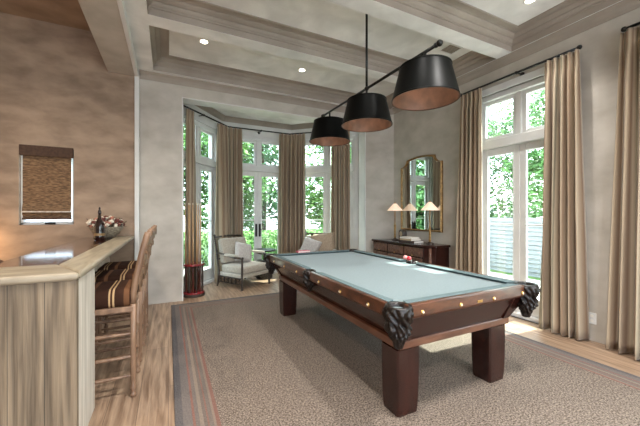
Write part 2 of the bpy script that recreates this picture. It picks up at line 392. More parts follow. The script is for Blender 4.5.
# bay walls
B0, B1, B2, B3 = (OL-.08, 5.46), (1.02, 6.62), (2.54, 6.62), (OR_+.08, 5.46)
def bay_wall(name, P, Q, a, b, ztop=3.02, H=3.38):
    T, W = frame_local(P, Q); m = MB()
    m.box(-.02, a, 0, .22, 0, H); m.box(b, W+.02, 0, .22, 0, H); m.box(a, b, 0, .22, ztop, H)
    return struct(m.xf(T).build(name, M['white_paint'])), T, W
# travelling left->right with outside on the left (+Y)
for k, (nm, P, Q) in enumerate((('wall_bay_left', B0, B1), ('wall_bay_centre', B1, B2), ('wall_bay_right', B2, B3))):
    T, W = frame_local(P, Q); a = .16 if k != 1 else .17; b = W-a
    bay_wall(nm, P, Q, a, b)
    p = T @ Vector((a, 0, 0)); q = T @ Vector((b, 0, 0))
    french_unit(3+k, (p.x, p.y), (q.x, q.y), handles=(k == 1))
struct(MB().prism([(0, 5.46), (OR_+.3, 5.46), (OR_+.3, 5.6), (2.75, 6.86), (.85, 6.86), (0, 5.8)], 3.36, 3.5).build('ceiling_bay', M['ceil_plaster']))
crown_run('trim_10', [B3, B2, B1, B0], 3.36, M['moulding'])
struct(MB().box(OL, OR_, 5.46, 5.48, OT, 3.38).build('trim_11', M['white_paint']))
# white casing round the bay opening
cs = MB(); cs.box(OL-.006, OL+.012, YB-.004, 5.46, 0, OT); cs.box(OR_-.012, OR_+.0, YB+.002, 5.46, 0, OT); cs.box(OL-.006, OR_, YB-.004, 5.46, OT-.012, OT+.004)
struct(cs.build('trim_12', M['white_paint']))
# casings on right wall
for i, (a, b) in enumerate((D1, D2)):
    m = MB(); m.box(XR-.018, XR+.03, a-.09, a, 0, DT+.09); m.box(XR-.018, XR+.03, b, b+.09, 0, DT+.09); m.box(XR-.018, XR+.03, a, b, DT, DT+.09)
    struct(m.build('trim_%d' % (13+i), M['white_paint'], bevel=.004))

# alcove window and blind
w = MB(); w.box(WX0, WX0+.03, YB+.06, YB+.2, WZ0, WZ1); w.box(WX1-.03, WX1, YB+.06, YB+.2, WZ0, WZ1); w.box(WX0, WX1, YB+.06, YB+.2, WZ1-.03, WZ1); w.box(WX0, WX1, YB+.06, YB+.2, WZ0, WZ0+.035)
wo = struct(w.build('window_6', M['white_paint'], bevel=.004))
MB().box(WX0+.03, WX1-.03, YB+.12, YB+.125, WZ0+.035, WZ1-.03).build('pane', M['frosted'], wo)
MB().box(-1.46, -1.35, YB+.035, YB+.06, WZ0+.004, WZ0+.03).build('window_latch', M['iron'], wo, bevel=.004)
bl = thing('roman_blind', 'brown woven bamboo roman blind lowered over the small window above the bar', 'window blind', (-1.425, YB+.02, WZ1))
b = MB(); zz = 2.20; pts = []
prof_b = [(0, 2.195), (-.012, 1.9), (-.012, 1.48), (-.03, 1.42), (-.045, 1.375), (-.02, 1.365), (-.03, 1.345), (-.01, 1.33), (-.008, 1.285)]
for y, z in prof_b: pts.append((y, z))
for i in range(len(pts)-1):
    (ya, za), (yb_, zb_) = pts[i], pts[i+1]
    b.hexa([(-1.675, YB+.03+ya, za), (-1.175, YB+.03+ya, za), (-1.175, YB+.036+ya, za), (-1.675, YB+.036+ya, za),
            (-1.675, YB+.03+yb_, zb_), (-1.175, YB+.03+yb_, zb_), (-1.175, YB+.036+yb_, zb_), (-1.675, YB+.036+yb_, zb_)])
o = b.build('woven_panel', M['shade_bamboo']); o.parent = bl; o.matrix_parent_inverse = Matrix.Translation(bl.location).inverted()
def adopt(o, p):
    """parent keeping world placement (parent built at world position, unrotated or rotated)"""
    p_m = Matrix.Translation(p.location) @ p.rotation_euler.to_matrix().to_4x4()
    o.parent = p; o.matrix_parent_inverse = p_m.inverted(); return o
adopt(MB().box(-1.70, -1.15, YB-.022, YB+.02, 2.10, 2.235).build('valance', M['shade_trim'], bevel=.006), bl)
adopt(MB().box(-1.676, -1.174, YB-.006, YB+.03, 1.275, 1.30).build('bottom_bar', M['shade_trim'], bevel=.004), bl)
adopt(MB().box(-1.676, -1.174, YB-.03, YB-.012, 1.368, 1.384).build('fold_cord', M['bar_pale_lit'], bevel=.004), bl)

# ------------------------------------------------------------------ rug
ro = MB().box(-RUG_HX, RUG_HX, -RUG_HY, RUG_HY, 0, .012).build('area_rug', M['rug'], bevel=.004)
ro.location = (.04+RUG_HX, 5.0-RUG_HY, .001)
tag(ro, 'large grey brown woven rug with thin red border stripes under the pool table', 'rug')

# ------------------------------------------------------------------ pool table
TX0, TX1, TY0, TY1 = 1.22, 2.62, 1.45, 4.10
TCX, TCY = (TX0+TX1)/2, (TY0+TY1)/2; Z0 = .013
pt = thing('pool_table', 'mahogany pool table with pale green cloth and black leather pockets on the rug', 'pool table', (TCX, TCY, Z0))
def P(o): return adopt(o, pt)
def frustum(m, r0, r1, z0, z1):
    m.hexa([(r0[0], r0[2], z0), (r0[1], r0[2], z0), (r0[1], r0[3], z0), (r0[0], r0[3], z0), (r1[0], r1[2], z1), (r1[1], r1[2], z1), (r1[1], r1[3], z1), (r1[0], r1[3], z1)])
    return m
ins = lambda d, e=None: (TX0+d, TX1-d, TY0+(e if e is not None else d), TY1-(e if e is not None else d))
P(MB().box(TX0+.05, TX1-.05, TY0+.05, TY1-.05, .72, .768).build('playing_surface', M['cloth']))
# rails: four end/side pieces with sights
pr = .075     # corner pocket half gap
rails = []
def rail(x0, x1, y0, y1, horiz, sgn):
    m = MB(); m.box(x0, x1, y0, y1, .714, .795)
    r = P(m.build('rail', M['rail_wood'], bevel=.008, seg=3)); rails.append(r)
    # moulding bead along lower edge
    return r
RW = .04
CY = TCY
side_segs = [(TY0+.10, CY-.075), (CY+.075, TY1-.10)]
for sx in (0, 1):
    for (a, b_) in side_segs:
        x0, x1 = (TX0, TX0+RW) if sx == 0 else (TX1-RW, TX1)
        r = rail(x0, x1, a, b_, False, sx)
        n = 3; xs = x0-.001 if sx == 0 else x1+.001
        for k in range(n):
            y = a+(b_-a)*(k+.32)/n+.06 if a < CY else a+(b_-a)*(k+.32)/n+.06
            m = MB(); m.ball((xs, y, .737), .016, 2, (.5, 1, 1)); adopt(m.build('rail_sight', M['brass'], smooth=True), pt)
            mm = MB(); mm.ball((xs-.006*(1 if sx == 0 else -1), y, .737), .010, 1, (.5, 1, 1)); adopt(mm.build('sight_pearl', M['pearl'], smooth=True), pt)
        # cushion
        c = MB(); ca, cb = a+.02, b_-.02
        xi = TX0+RW if sx == 0 else TX1-RW; xo = xi+(.075 if sx == 0 else -.075); xq = xi+(.05 if sx == 0 else -.05)
        c.hexa([(xi, ca, .768), (xi, cb, .768), (xq, cb-.03, .768), (xq, ca+.03, .768), (xi, ca, .796), (xi, cb, .796), (xo, cb-.035, .79), (xo, ca+.035, .79)])
        P(c.build('cushion', M['cushion'], bevel=.003))
for sy in (0, 1):
    y0, y1 = (TY0, TY0+RW) if sy == 0 else (TY1-RW, TY1)
    rail(TX0+.095, TX1-.095, y0, y1, True, sy)
    ys = y0-.001 if sy == 0 else y1+.001
    for x in (1.434, 1.782, 2.128, 2.469) :
        if x > TX1-.11: x = TX1-.13
        P(MB().ball((x, ys, .737), .016, 2, (1, .5, 1)).build('rail_sight', M['brass'], smooth=True))
        P(MB().ball((x, ys-(.006 if sy == 0 else -.006), .737), .010, 1, (1, .5, 1)).build('sight_pearl', M['pearl'], smooth=True))
    yi = y1 if sy == 0 else y0; yo = yi+(.075 if sy == 0 else -.075); yq = yi+(.05 if sy == 0 else -.05); ca, cb = TX0+.12, TX1-.12
    c = MB(); c.hexa([(ca, yi, .768), (cb, yi, .768), (cb-.03, yq, .768), (ca+.03, yq, .768), (ca, yi, .796), (cb, yi, .796), (cb-.035, yo, .79), (ca+.035, yo, .79)])
    P(c.build('cushion', M['cushion'], bevel=.003))
P(MB().box(1.95, 2.0, TY0-.003, TY0+.002, .728, .746).build('name_plate', M['brass']))
# bead moulding under the rails
bd = MB(); frustum(bd, ins(.018), ins(.002), .700, .714); P(bd.build('rail_moulding', M['band_wood'], bevel=.003))
ap = MB(); frustum(ap, ins(.155, .125), ins(.03), .515, .701); apo = P(ap.build('apron', M['mahogany'], bevel=.004))
# raised corner battens on the apron
for sx, sy in ((0, 0), (1, 0), (0, 1), (1, 1)):
    x0 = TX0+.155 if sx == 0 else TX1-.155; y0 = TY0+.125 if sy == 0 else TY1-.125; x1 = TX0+.04 if sx == 0 else TX1-.04; y1 = TY0+.04 if sy == 0 else TY1-.04
    u = 1 if sx == 0 else -1; v = 1 if sy == 0 else -1; e = .014
    m = MB(); wd = .06
    m.hexa([(x0-u*e, y0-v*e, .515), (x0+u*wd, y0-v*e, .515), (x0+u*wd, y0+v*wd, .515), (x0-u*e, y0+v*wd, .515),
            (x1-u*e, y1-v*e, .700), (x1+u*(wd+.10), y1-v*e, .700), (x1+u*(wd+.10), y1+v*(wd+.07), .700), (x1-u*e, y1+v*(wd+.07), .700)])
    P(m.build('apron_corner', M['mahogany'], bevel=.003))
P(MB().box(TX0+.125, TX1-.135, TY0+.115, TY1-.115, .464, .517).build('base_band', M['band_wood'], bevel=.006))
# legs: square, tapering in a curve to the foot
def leg(cx, cy, wx, wy):
    m = MB(); prof = [(0, .88), (.03, .90), (.07, .93), (.14, .965), (.24, .985), (.34, 1.0), (.456, .99)]
    rings = []
    for z, s in prof:
        a, b_ = wx/2*s, wy/2*s; ch = .012
        ring = [(-a+ch, -b_), (a-ch, -b_), (a, -b_+ch), (a, b_-ch), (a-ch, b_), (-a+ch, b_), (-a, b_-ch), (-a, -b_+ch)]
        rings.append([m.bm.verts.new((cx+x, cy+y, max(z, Z0))) for x, y in ring])
    for i in range(len(rings)-1):
        for j in range(8): m.bm.faces.new((rings[i][j], rings[i][(j+1) % 8], rings[i+1][(j+1) % 8], rings[i+1][j]))
    m.bm.faces.new(rings[0][::-1]); m.bm.faces.new(rings[-1])
    return P(m.build('leg', M['mahogany']))
for cx in (1.44, 2.365):
    for cy in (1.665, TY1-.215): leg(cx, cy, .195, .18)
# pockets: carved black leather cups hanging at corners and middles
def pocket(cx, cy, rt=.082, depth=.255, nz=22, shield=None):
    m = MB(); prof = []
    for i in range(nz+1):
        t = i/nz; r = rt*(1.0-.10*t-.62*t**2.4)+.006*math.sin(t*13); prof.append((max(r, .012), .787-depth*t))
    def mod(th, i):
        t = i/nz; return 1+.16*math.sin(th*7+4*math.sin(t*9))*math.sin(max(t,.0)*PI*.95)**.5*(1 if 0<t<1 else 0)+.10*math.sin(th*13-t*24)*min(1,t*6)
    m.lathe(prof, (cx, cy, 0), 72, mod, cap=False)
    m.bm.faces.ensure_lookup_table()
    inner = [(rt, .787), (rt*.97, .796), (rt*.80, .796), (rt*.70, .785), (rt*.66, .70), (rt*.3, .64), (.004, .635)]
    m.lathe(inner, (cx, cy, 0), 72, None, cap=False)
    return P(m.build('pocket', M['leather'], smooth=True))
k = .032
for (x, y) in ((TX0+k, TY0+k), (TX1-k, TY0+k), (TX0+k, TY1-k), (TX1-k, TY1-k)): pocket(x+(.016 if x < TCX else -.016), y)
for x in (TX0+.035, TX1-.035): pocket(x, CY, rt=.062, depth=.20)
# small things on the table
tag(MB().ball((2.555, 2.80, .823), .026, 3).build('pool_ball', M['red_ball'], smooth=True), 'red ball resting on the far long rail of the pool table, nearer the middle pocket', 'ball')
tag(MB().ball((2.57, 2.88, .823), .026, 3).build('pool_ball', M['cream_ball'], smooth=True), 'pale pink ball touching the red ball on the long rail of the pool table', 'ball')
bk = thing('pocket_notebook', 'small pink covered notebook lying on the far end rail of the pool table', 'notebook', (1.74, 4.07, .798), .1)
MB().box(-.1, .1, -.035, .035, 0, .004).box(-.1, .1, -.035, .035, .018, .022).box(-.1, -.096, -.035, .035, 0, .022).build('cover', M['pink'], bk)
MB().box(-.094, .098, -.033, .033, .004, .018).build('pages', M['paper'], bk)

# ------------------------------------------------------------------ pendant
PX = 1.92; PZ = 2.70
pd = thing('billiard_pendant', 'black three shade billiard pendant hanging from the ceiling over the pool table', 'pendant lamp', (PX, 2.754, ZC))
m = MB(); m.tube([(PX, 1.78, PZ), (PX, 3.78, PZ)], .014, 12); adopt(m.build('crossbar', M['black_metal'], smooth=True), pd)
for y in (1.76, 3.80):
    m = MB().ball((PX, y, PZ), .026, 3); m.tube([(PX, y+(.03 if y < 2 else -.03), PZ), (PX, y+(.045 if y < 2 else -.045), PZ)], .02, 12)
    adopt(m.build('finial', M['black_metal'], smooth=True), pd)
adopt(MB().tube([(PX, 2.754, PZ), (PX, 2.754, ZC-.02)], .013, 12).build('stem', M['black_metal'], smooth=True), pd)
adopt(MB().lathe([(.07, -.03), (.07, -.006), (.055, -.001)], (PX, 2.754, ZC), 24).build('canopy', M['black_metal'], smooth=False, bevel=.004), pd)
adopt(MB().ball((PX, 2.754, PZ), .024, 3).build('joint', M['black_metal'], smooth=True), pd)
for y in (1.915, 2.754, 3.60):
    zb, zt, rb, rt = 2.30, 2.575, .268, .208
    m = MB(); m.lathe([(rb+.004, zb), (rb+.004, zb+.012), (rb, zb+.014), (rt, zt-.012), (rt+.004, zt-.01), (rt+.004, zt), (rt-.01, zt+.004), (.03, zt+.012), (.028, zt+.05), (.012, zt+.06)], (PX, y, 0), 64, cap=True)
    sh = adopt(m.build('lamp_shade', M['lamp_black'], smooth=False, bevel=.002), pd)
    for p_ in sh.data.polygons: p_.use_smooth = len(p_.vertices) == 4 and abs(p_.normal.z) < .5
    # open the underside: delete bottom cap
    bmm = bmesh.new(); bmm.from_mesh(sh.data)
    bot = [f for f in bmm.faces if len(f.verts) > 8 and f.calc_center_median().z < zb+.001]
    bmesh.ops.delete(bmm, geom=bot, context='FACES_ONLY'); bmm.to_mesh(sh.data); bmm.free()
    adopt(MB().lathe([(rb+.003, zb+.001), (rb-.006, zb+.001), (rb-.008, zb+.01), (rt-.014, zt-.02), (.02, zt-.018)], (PX, y, 0), 64, cap=False).build('shade_lining', M['bronze_in'], smooth=True), pd)
    adopt(MB().tube([(PX, y, zt+.05), (PX, y, PZ)], .012, 10).build('hanger', M['black_metal'], smooth=True), pd)
    adopt(MB().tube([(PX, y, zt-.02), (PX, y, zt-.08)], .02, 12).build('socket', M['black_metal'], smooth=True), pd)
    adopt(MB().ball((PX, y, zt-.11), .03, 2).build('bulb', M['bulb'], smooth=True), pd)
    adopt(MB().box(PX-rt*.0-.004, PX+.004, y-rb*.99, y-rb*.985, zb+.02, zb+.03).build('rivet', M['black_metal']), pd)
    l = bpy.data.lights.new('pendant_bulb', 'POINT'); l.energy = 1.6; l.color = (1, .80, .62); l.shadow_soft_size = .03
    lo_ = bpy.data.objects.new('pendant_bulb', l); lo_.location = (PX, y, zt-.175); C.objects.link(lo_)

# ------------------------------------------------------------------ curtains
def curtain(path, ztop, zbot, folds, amp, name_label, group=None, flare=1.15, seed=0, pleat=.14, cat='curtain'):
    """path polyline; pleated sheet hung from just under the rod"""
    rnd = random.Random(seed); P2 = [Vector(p) for p in path]
    seg = [(P2[i+1]-P2[i]).length for i in range(len(P2)-1)]; Lt = sum(seg)
    def at(t):
        s = t*Lt
        for i, l in enumerate(seg):
            if s <= l or i == len(seg)-1:
                d = (P2[i+1]-P2[i]).normalized(); return P2[i]+d*s, d
            s -= l
    N_ = folds*14; Zs = [0, .015, .03, .05, .08, .12, .2, .3, .42, .55, .68, .8, .9, .97, 1.0]
    ph = [rnd.uniform(-.35, .35) for _ in range(folds+2)]; am = [rnd.uniform(.7, 1.25) for _ in range(folds+2)]
    me = bpy.data.meshes.new('curtain'); V = []; F_ = []
    for zi, tz in enumerate(Zs):
        z = ztop+(zbot-ztop)*tz
        a_z = amp*(.45 if tz < .02 else (.35 if tz < .055 else .55+.45*min(1, tz*1.6)))
        for i in range(N_+1):
            t = i/N_; tt = .5+(t-.5)*(1+(flare-1)*tz)
            if tt < 0: p, d = at(0); p = p+d*(tt*Lt)
            elif tt > 1: p, d = at(1); p = p+d*((tt-1)*Lt)
            else: p, d = at(tt)
            # smooth direction near corners
            p1, d1 = at(min(1, max(0, tt+.04))); p0, d0_ = at(min(1, max(0, tt-.04))); dd = (d1+d0_+d).normalized(); n = Vector((-dd.y, dd.x))
            k = min(folds, int(t*folds)); w = ph[k]*(1-(t*folds-k))+ph[k+1]*(t*folds-k); A = am[k]*(1-(t*folds-k))+am[k+1]*(t*folds-k)
            s_ = math.sin(2*PI*(t*folds+w*tz)); s_ = math.copysign(abs(s_)**.75, s_)
            sh = .25*math.sin(4*PI*t*folds+1+w*3)*tz
            q = p+n*(A*a_z*(s_+sh))+dd*(.012*math.sin(2*PI*t*folds*2+w*6)*tz)
            V.append((q.x, q.y, z))
    W_ = N_+1
    for a in range(len(Zs)-1):
        for i in range(N_): F_.append((a*W_+i, a*W_+i+1, (a+1)*W_+i+1, (a+1)*W_+i))
    # store so the stripes run with the cloth: u coordinate kept through a UV map
    me.from_pydata(V, [], F_); me.materials.append(M['curtain_uv'])
    uv = me.uv_layers.new(name='UVMap')
    for pl in me.polygons:
        for li in pl.loop_indices:
            vi = me.loops[li].vertex_index; uv.data[li].uv = ((vi % W_)/N_*folds*.22, V[vi][2])
        pl.use_smooth = True
    o = bpy.data.objects.new('curtain', me); C.objects.link(o)
    md = o.modifiers.new('solid', 'SOLIDIFY'); md.thickness = .005
    return tag(o, name_label, cat, group)

def curtain_mat():
    m = bpy.data.materials.new('striped_linen_cloth'); m.use_nodes = True; nt = m.node_tree; N = nt.nodes; L = nt.links; b = N['Principled BSDF']
    b.inputs['Roughness'].default_value = .85; b.inputs['Specular IOR Level'].default_value = .2; b.inputs['Sheen Weight'].default_value = .25
    tc = N.new('ShaderNodeTexCoord'); sp = N.new('ShaderNodeSeparateXYZ'); L.new(tc.outputs['UV'], sp.inputs[0])
    a = N.new('ShaderNodeMath'); a.operation = 'MULTIPLY'; a.inputs[1].default_value = 5.7; L.new(sp.outputs[0], a.inputs[0])
    f = N.new('ShaderNodeMath'); f.operation = 'FRACT'; L.new(a.outputs[0], f.inputs[0])
    r = N.new('ShaderNodeValToRGB'); st = [(0, (168, 152, 130)), (.2, (116, 92, 72)), (.27, (178, 162, 140)), (.5, (104, 98, 78)), (.57, (172, 155, 132)), (.8, (136, 112, 90)), (1, (168, 152, 130))]
    while len(r.color_ramp.elements) < len(st): r.color_ramp.elements.new(.5)
    for e, (p, c) in zip(r.color_ramp.elements, st): e.position = p
    for e, (p, c) in zip(r.color_ramp.elements, st): e.color = lin(c)
    L.new(f.outputs[0], r.inputs[0])
    no = N.new('ShaderNodeTexNoise'); no.inputs['Scale'].default_value = 9; L.new(tc.outputs['Object'], no.inputs['Vector'])
    bp = N.new('ShaderNodeBump'); bp.inputs['Strength'].default_value = .25; bp.inputs['Distance'].default_value = .02; L.new(no.outputs['Fac'], bp.inputs['Height']); L.new(bp.outputs[0], b.inputs['Normal'])
    L.new(r.outputs[0], b.inputs['Base Color'])
    return m
M['curtain_uv'] = curtain_mat()

def rod(pts, label, brackets, z, out, ends=True):
    r = thing('curtain_rod', label, 'curtain rod', (pts[0][0], pts[0][1], z))
    adopt(MB().tube([(x, y, z) for x, y in pts], .014, 10).build('pole', M['black_metal'], smooth=True), r)
    if ends:
        for p_ in (pts[0], pts[-1]): adopt(MB().ball((p_[0], p_[1], z), .026, 2).build('finial', M['black_metal'], smooth=True), r)
    for (x, y, nx, ny) in brackets:
        m = MB(); m.tube([(x, y, z), (x+nx, y+ny, z)], .009, 8); m.tube([(x+nx*.97, y+ny*.97, z), (x+nx, y+ny, z)], .03, 12); m.ball((x, y, z), .022, 2)
        adopt(m.build('bracket', M['black_metal'], smooth=True), r)
    return r
RX = XR-.12; RZ = 3.125
rod([(RX, 1.72), (RX, 3.20)], 'long black curtain rod above the right wall french doors', [(RX, 2.38, .12, 0)], RZ, None)
rod([(RX, -1.2), (RX, 1.36)], 'black curtain rod at the right edge of the photo, nearest the viewer', [(RX, 1.0, .12, 0), (RX, -.3, .12, 0)], RZ, None)
curtain([(RX, 3.20), (RX, 2.86)], RZ-.02, .02, 5, .065, 'striped linen curtain on the right wall beside the gilt mirror', 'curtains on the right wall', 1.2, 1)
curtain([(RX, 2.06), (RX, 1.72)], RZ-.02, .02, 5, .075, 'striped linen curtain hanging right of the right wall french doors', 'curtains on the right wall', 1.25, 2)
curtain([(RX, 1.39), (RX, .80)], RZ-.02, .02, 6, .078, 'striped linen curtain cut off by the right edge of the photo', 'curtains on the right wall', 1.26, 3)
BZ = 3.11; R0, R1, R2, R3 = (.235, 5.49), (1.09, 6.42), (2.42, 6.42), (3.46, 5.49)
rod([R0, R1, R2, R3], 'bent black curtain rod following the three sides of the bay', [((R0[0]*.6+R1[0]*.4), (R0[1]*.6+R1[1]*.4), -.10, .11), (1.78, 6.42, 0, .20), (2.95, 5.94, .11, .10)], BZ, None, ends=False)
curtain([(.27, 5.53), (.39, 5.66)], BZ-.02, .02, 3, .045, 'narrow striped curtain at the left end of the bay behind the cue rack', 'curtains in the bay', 1.1, 4)
curtain([(.86, 6.17), (1.09, 6.40), (1.37, 6.41)], BZ-.02, .02, 6, .066, 'striped curtain in the left corner of the bay behind the front armchair', 'curtains in the bay', 1.05, 5)
curtain([(2.17, 6.41), (2.42, 6.40), (2.68, 6.16)], BZ-.02, .02, 6, .066, 'striped curtain in the right corner of the bay left of the second armchair', 'curtains in the bay', 1.05, 6)
curtain([(3.13, 5.78), (3.42, 5.52)], BZ-.02, .02, 4, .062, 'striped curtain at the right end of the bay beside the grey pier', 'curtains in the bay', 1.05, 7)

# ------------------------------------------------------------------ bar
ZT = 1.03
bar = thing('bar_counter', 'weathered oak plank bar counter with a dark stone worktop in the left foreground', 'bar counter', (-1.2, 2.4, 0))
def Bp(o): return adopt(o, bar)
Bp(MB().box(-2.75, -.457, 2.15, 2.19, 0, ZT-.045).build('front_planks', M['bar_wood'], bevel=.004))
Bp(MB().box(-.66, -.4575, 2.191, 2.625, 0, ZT-.045).build('end_post', M['bar_pale_lit'], bevel=.006))
Bp(MB().box(-.80, -.74, 2.626, YB-.003, 0, ZT-.045).build('side_panel', M['bar_pale_lit'], bevel=.004))
fl = MB(); fl.prism([(-2.75, 2.125), (-.44, 2.125), (-.64, 2.55), (-2.75, 2.55)], ZT-.045, ZT); Bp(fl.build('front_ledge', M['bar_top_x'], bevel=.018, seg=4))
sl = MB(); sl.prism([(-.44, 2.125), (-.44, YB-.003), (-.66, YB-.003), (-.64, 2.55)], ZT-.045, ZT); Bp(sl.build('side_ledge', M['bar_top'], bevel=.018, seg=4))
Bp(MB().prism([(-2.75, 2.54), (-.63, 2.54), (-.63, YB-.003), (-1.03, YB-.003), (-1.03, 2.92), (-2.75, 2.92)], ZT-.04, ZT-.006).build('stone_top', M['granite'], bevel=.004))
Bp(MB().box(-1.0, -.81, 2.92, YB-.01, 0, ZT-.045).build('cabinet_back', M['bar_wood']))
tb = thing('wooden_box', 'dark brown wooden wedge box on the bar counter at the left photo edge', 'box', (-1.12, 2.80, ZT-.005))
MB().hexa([(-.14, -.09, 0), (.1, -.09, 0), (.1, .09, 0), (-.14, .09, 0), (-.14, -.09, .075), (.02, -.09, .055), (.02, .09, .055), (-.14, .09, .075)]).build('body', M['box_wood'], tb, bevel=.004)
MB().hexa([(-.145, -.095, .076), (.025, -.095, .056), (.025, .095, .056), (-.145, .095, .076), (-.145, -.095, .086), (.03, -.095, .066), (.03, .095, .066), (-.145, .095, .086)]).build('lid', M['box_wood'], tb, bevel=.003)

# dark bottle vase and basket of dried flowers
vs = thing('carved_bottle', 'tall dark glazed bottle with stopper before the flower basket on the bar', 'bottle', (-.765, 4.665, ZT-.006))
MB().lathe([(.045, 0), (.058, .01), (.06, .05), (.05, .09), (.054, .13), (.05, .19), (.04, .22), (.026, .25), (.017, .28), (.015, .32)], n=32, mod=lambda t, i: 1+.05*math.sin(t*8)).build('body', M['vase'], vs, smooth=True)
MB().lathe([(.012, .318), (.020, .33), (.017, .36), (.009, .38), (.012, .395), (.004, .41)], n=20).build('stopper', M['vase'], vs, smooth=True)
MB().lathe([(.0615, .055), (.056, .085)], n=32, cap=False).build('gilt_band', M['vase_label'], vs, smooth=True)
fb = thing('flower_basket', 'pale wicker bowl of dried pink and cream flowers on the far end of the bar', 'flower arrangement', (-.74, 4.97, ZT-.005))
MB().lathe([(.07, 0), (.10, .01), (.15, .07), (.20, .15), (.195, .155), (.14, .07), (.09, .02)], n=40, mod=lambda t, i: 1+.03*math.sin(t*20), cap=True).build('basket', M['wicker'], fb, smooth=True)
rnd = random.Random(3); protos = []
for mt in (M['petal_a'], M['petal_b'], M['petal_c']):
    m = MB()
    m.lathe([(.003, -.02), (.016, -.012), (.024, 0), (.020, .010), (.013, .013), (.015, .018), (.006, .02)], n=14, mod=lambda t, i: 1+.22*math.sin(t*5+i), cap=True)
    protos.append(m.build('bloom', mt, fb, smooth=True))
for i in range(84):
    c = protos[i % 3] if i < 3 else protos[i % 3].copy()
    if i >= 3: C.objects.link(c)
    a = rnd.uniform(0, 2*PI); r = .21*math.sqrt(rnd.random()); c.location = (r*math.cos(a), r*math.sin(a), .17+(.22-r)*.35+rnd.uniform(-.02, .05))
    c.rotation_euler = (rnd.uniform(-.9, .9), rnd.uniform(-.9, .9), 0); k_ = rnd.uniform(.7, 1.25); c.scale = (k_, k_, k_)
rnd = random.Random(5); m = MB()
for _ in range(46):
    a = rnd.uniform(0, 2*PI); r = rnd.uniform(.08, .24); m.tube([(0, 0, .06), (r*.6*math.cos(a), r*.6*math.sin(a), .16), (r*math.cos(a), r*math.sin(a), .14+rnd.uniform(0, .14))], .003, 4)
m.build('stems', M['dark_wood'], fb)

# ------------------------------------------------------------------ bar stools
st = thing('bar_stool', 'turned wood bar stool with a dark striped seat, nearest of the three at the bar', 'bar stool', (-.43, 2.85, 0), group='bar stools along the counter')
def Sp(o): return adopt(o, st)
X0, X1, Ya, Yb_ = -.64, -.225, 2.64, 3.06
seat = MB(); seat.box(X0-.02, X1+.005, Ya-.005, Yb_+.005, .665, .805)
so = Sp(seat.build('seat_cushion', M['stool_seat'], bevel=.06, seg=7))
for p_ in so.data.polygons: p_.use_smooth = True
Sp(MB().box(X0-.01, X1, Ya, Yb_, .635, .675).build('seat_rail', M['stool_wood'], bevel=.006))
def turned(x, y, z0, z1, n=12, r=.019):
    m = MB(); L_ = z1-z0
    pr_ = [(r*.7, 0), (r*1.15, .012), (r*1.15, .03), (r*.6, .045), (r*1.1, .06), (r*1.1, .075), (r*.75, .09), (r, .13), (r*1.05, L_*.4), (r, L_*.6), (r*1.0, L_)]
    m.lathe([(a, b) for a, b in pr_], (x, y, z0), n); return m
for y in (Ya+.02, Yb_-.02):
    Sp(turned(X0+.01, y, 0, .66).build('leg', M['stool_wood'], smooth=True))
    m = turned(X1-.006, y, 0, .70)
    m.tube([(X1-.006, y, .69), (X1-.006, y, .75), (X1+.010, y, .86), (X1+.05, y, 1.06), (X1+.082, y, 1.19), (X1+.088, y, 1.214)], [.019, .021, .022, .021, .022, .020], 12)
    Sp(m.build('rear_post', M['stool_wood'], smooth=True))
def rung(p, q, r=.012, nm='stretcher'):
    p = Vector(p); q = Vector(q); pts = [p.lerp(q, t) for t in (0, .08, .5, .92, 1)]
    return Sp(MB().tube(pts, [r*.7, r*.9, r*1.3, r*.9, r*.7], 8).build(nm, M['stool_wood'], smooth=True))
for y in (Ya+.02, Yb_-.02):
    for z in (.16, .30, .47): rung((X0+.01, y, z), (X1-.006, y, z+.0))
for z in (.22, .40): rung((X0+.01, Ya+.02, z), (X0+.01, Yb_-.02, z))
for z in (.22, .42): rung((X1-.006, Ya+.02, z), (X1-.006, Yb_-.02, z))
# carved back slats
for z, hgt, xo in ((1.15, .07, .072), (1.02, .05, .042), (.90, .045, .016)):
    m = MB(); n = 12; ring = []
    for i in range(n):
        t0, t1 = i/n, (i+1)/n; ya = Ya+.03+(Yb_-Ya-.06)*t0; yb2 = Ya+.03+(Yb_-Ya-.06)*t1
        h0 = hgt*(.55+.45*abs(math.sin(t0*PI*3+.3))); h1 = hgt*(.55+.45*abs(math.sin(t1*PI*3+.3))); b0 = .03*math.sin(t0*PI); b1 = .03*math.sin(t1*PI)
        m.hexa([(X1+xo+b0-.008, ya, z-h0/2), (X1+xo+b0+.008, ya, z-h0/2), (X1+xo+b1+.008, yb2, z-h1/2), (X1+xo+b1-.008, yb2, z-h1/2),
                (X1+xo+b0-.008, ya, z+h0/2), (X1+xo+b0+.008, ya, z+h0/2), (X1+xo+b1+.008, yb2, z+h1/2), (X1+xo+b1-.008, yb2, z+h1/2)])
    Sp(m.build('back_slat', M['stool_wood']))
labs = ['turned wood bar stool with a dark striped seat, middle of the three at the bar', 'turned wood bar stool with a dark striped seat, farthest of the three at the bar']
for i, lb in enumerate(labs):
    c = copy_tree(st); c.location.y += .585*(i+1); c['label'] = lb

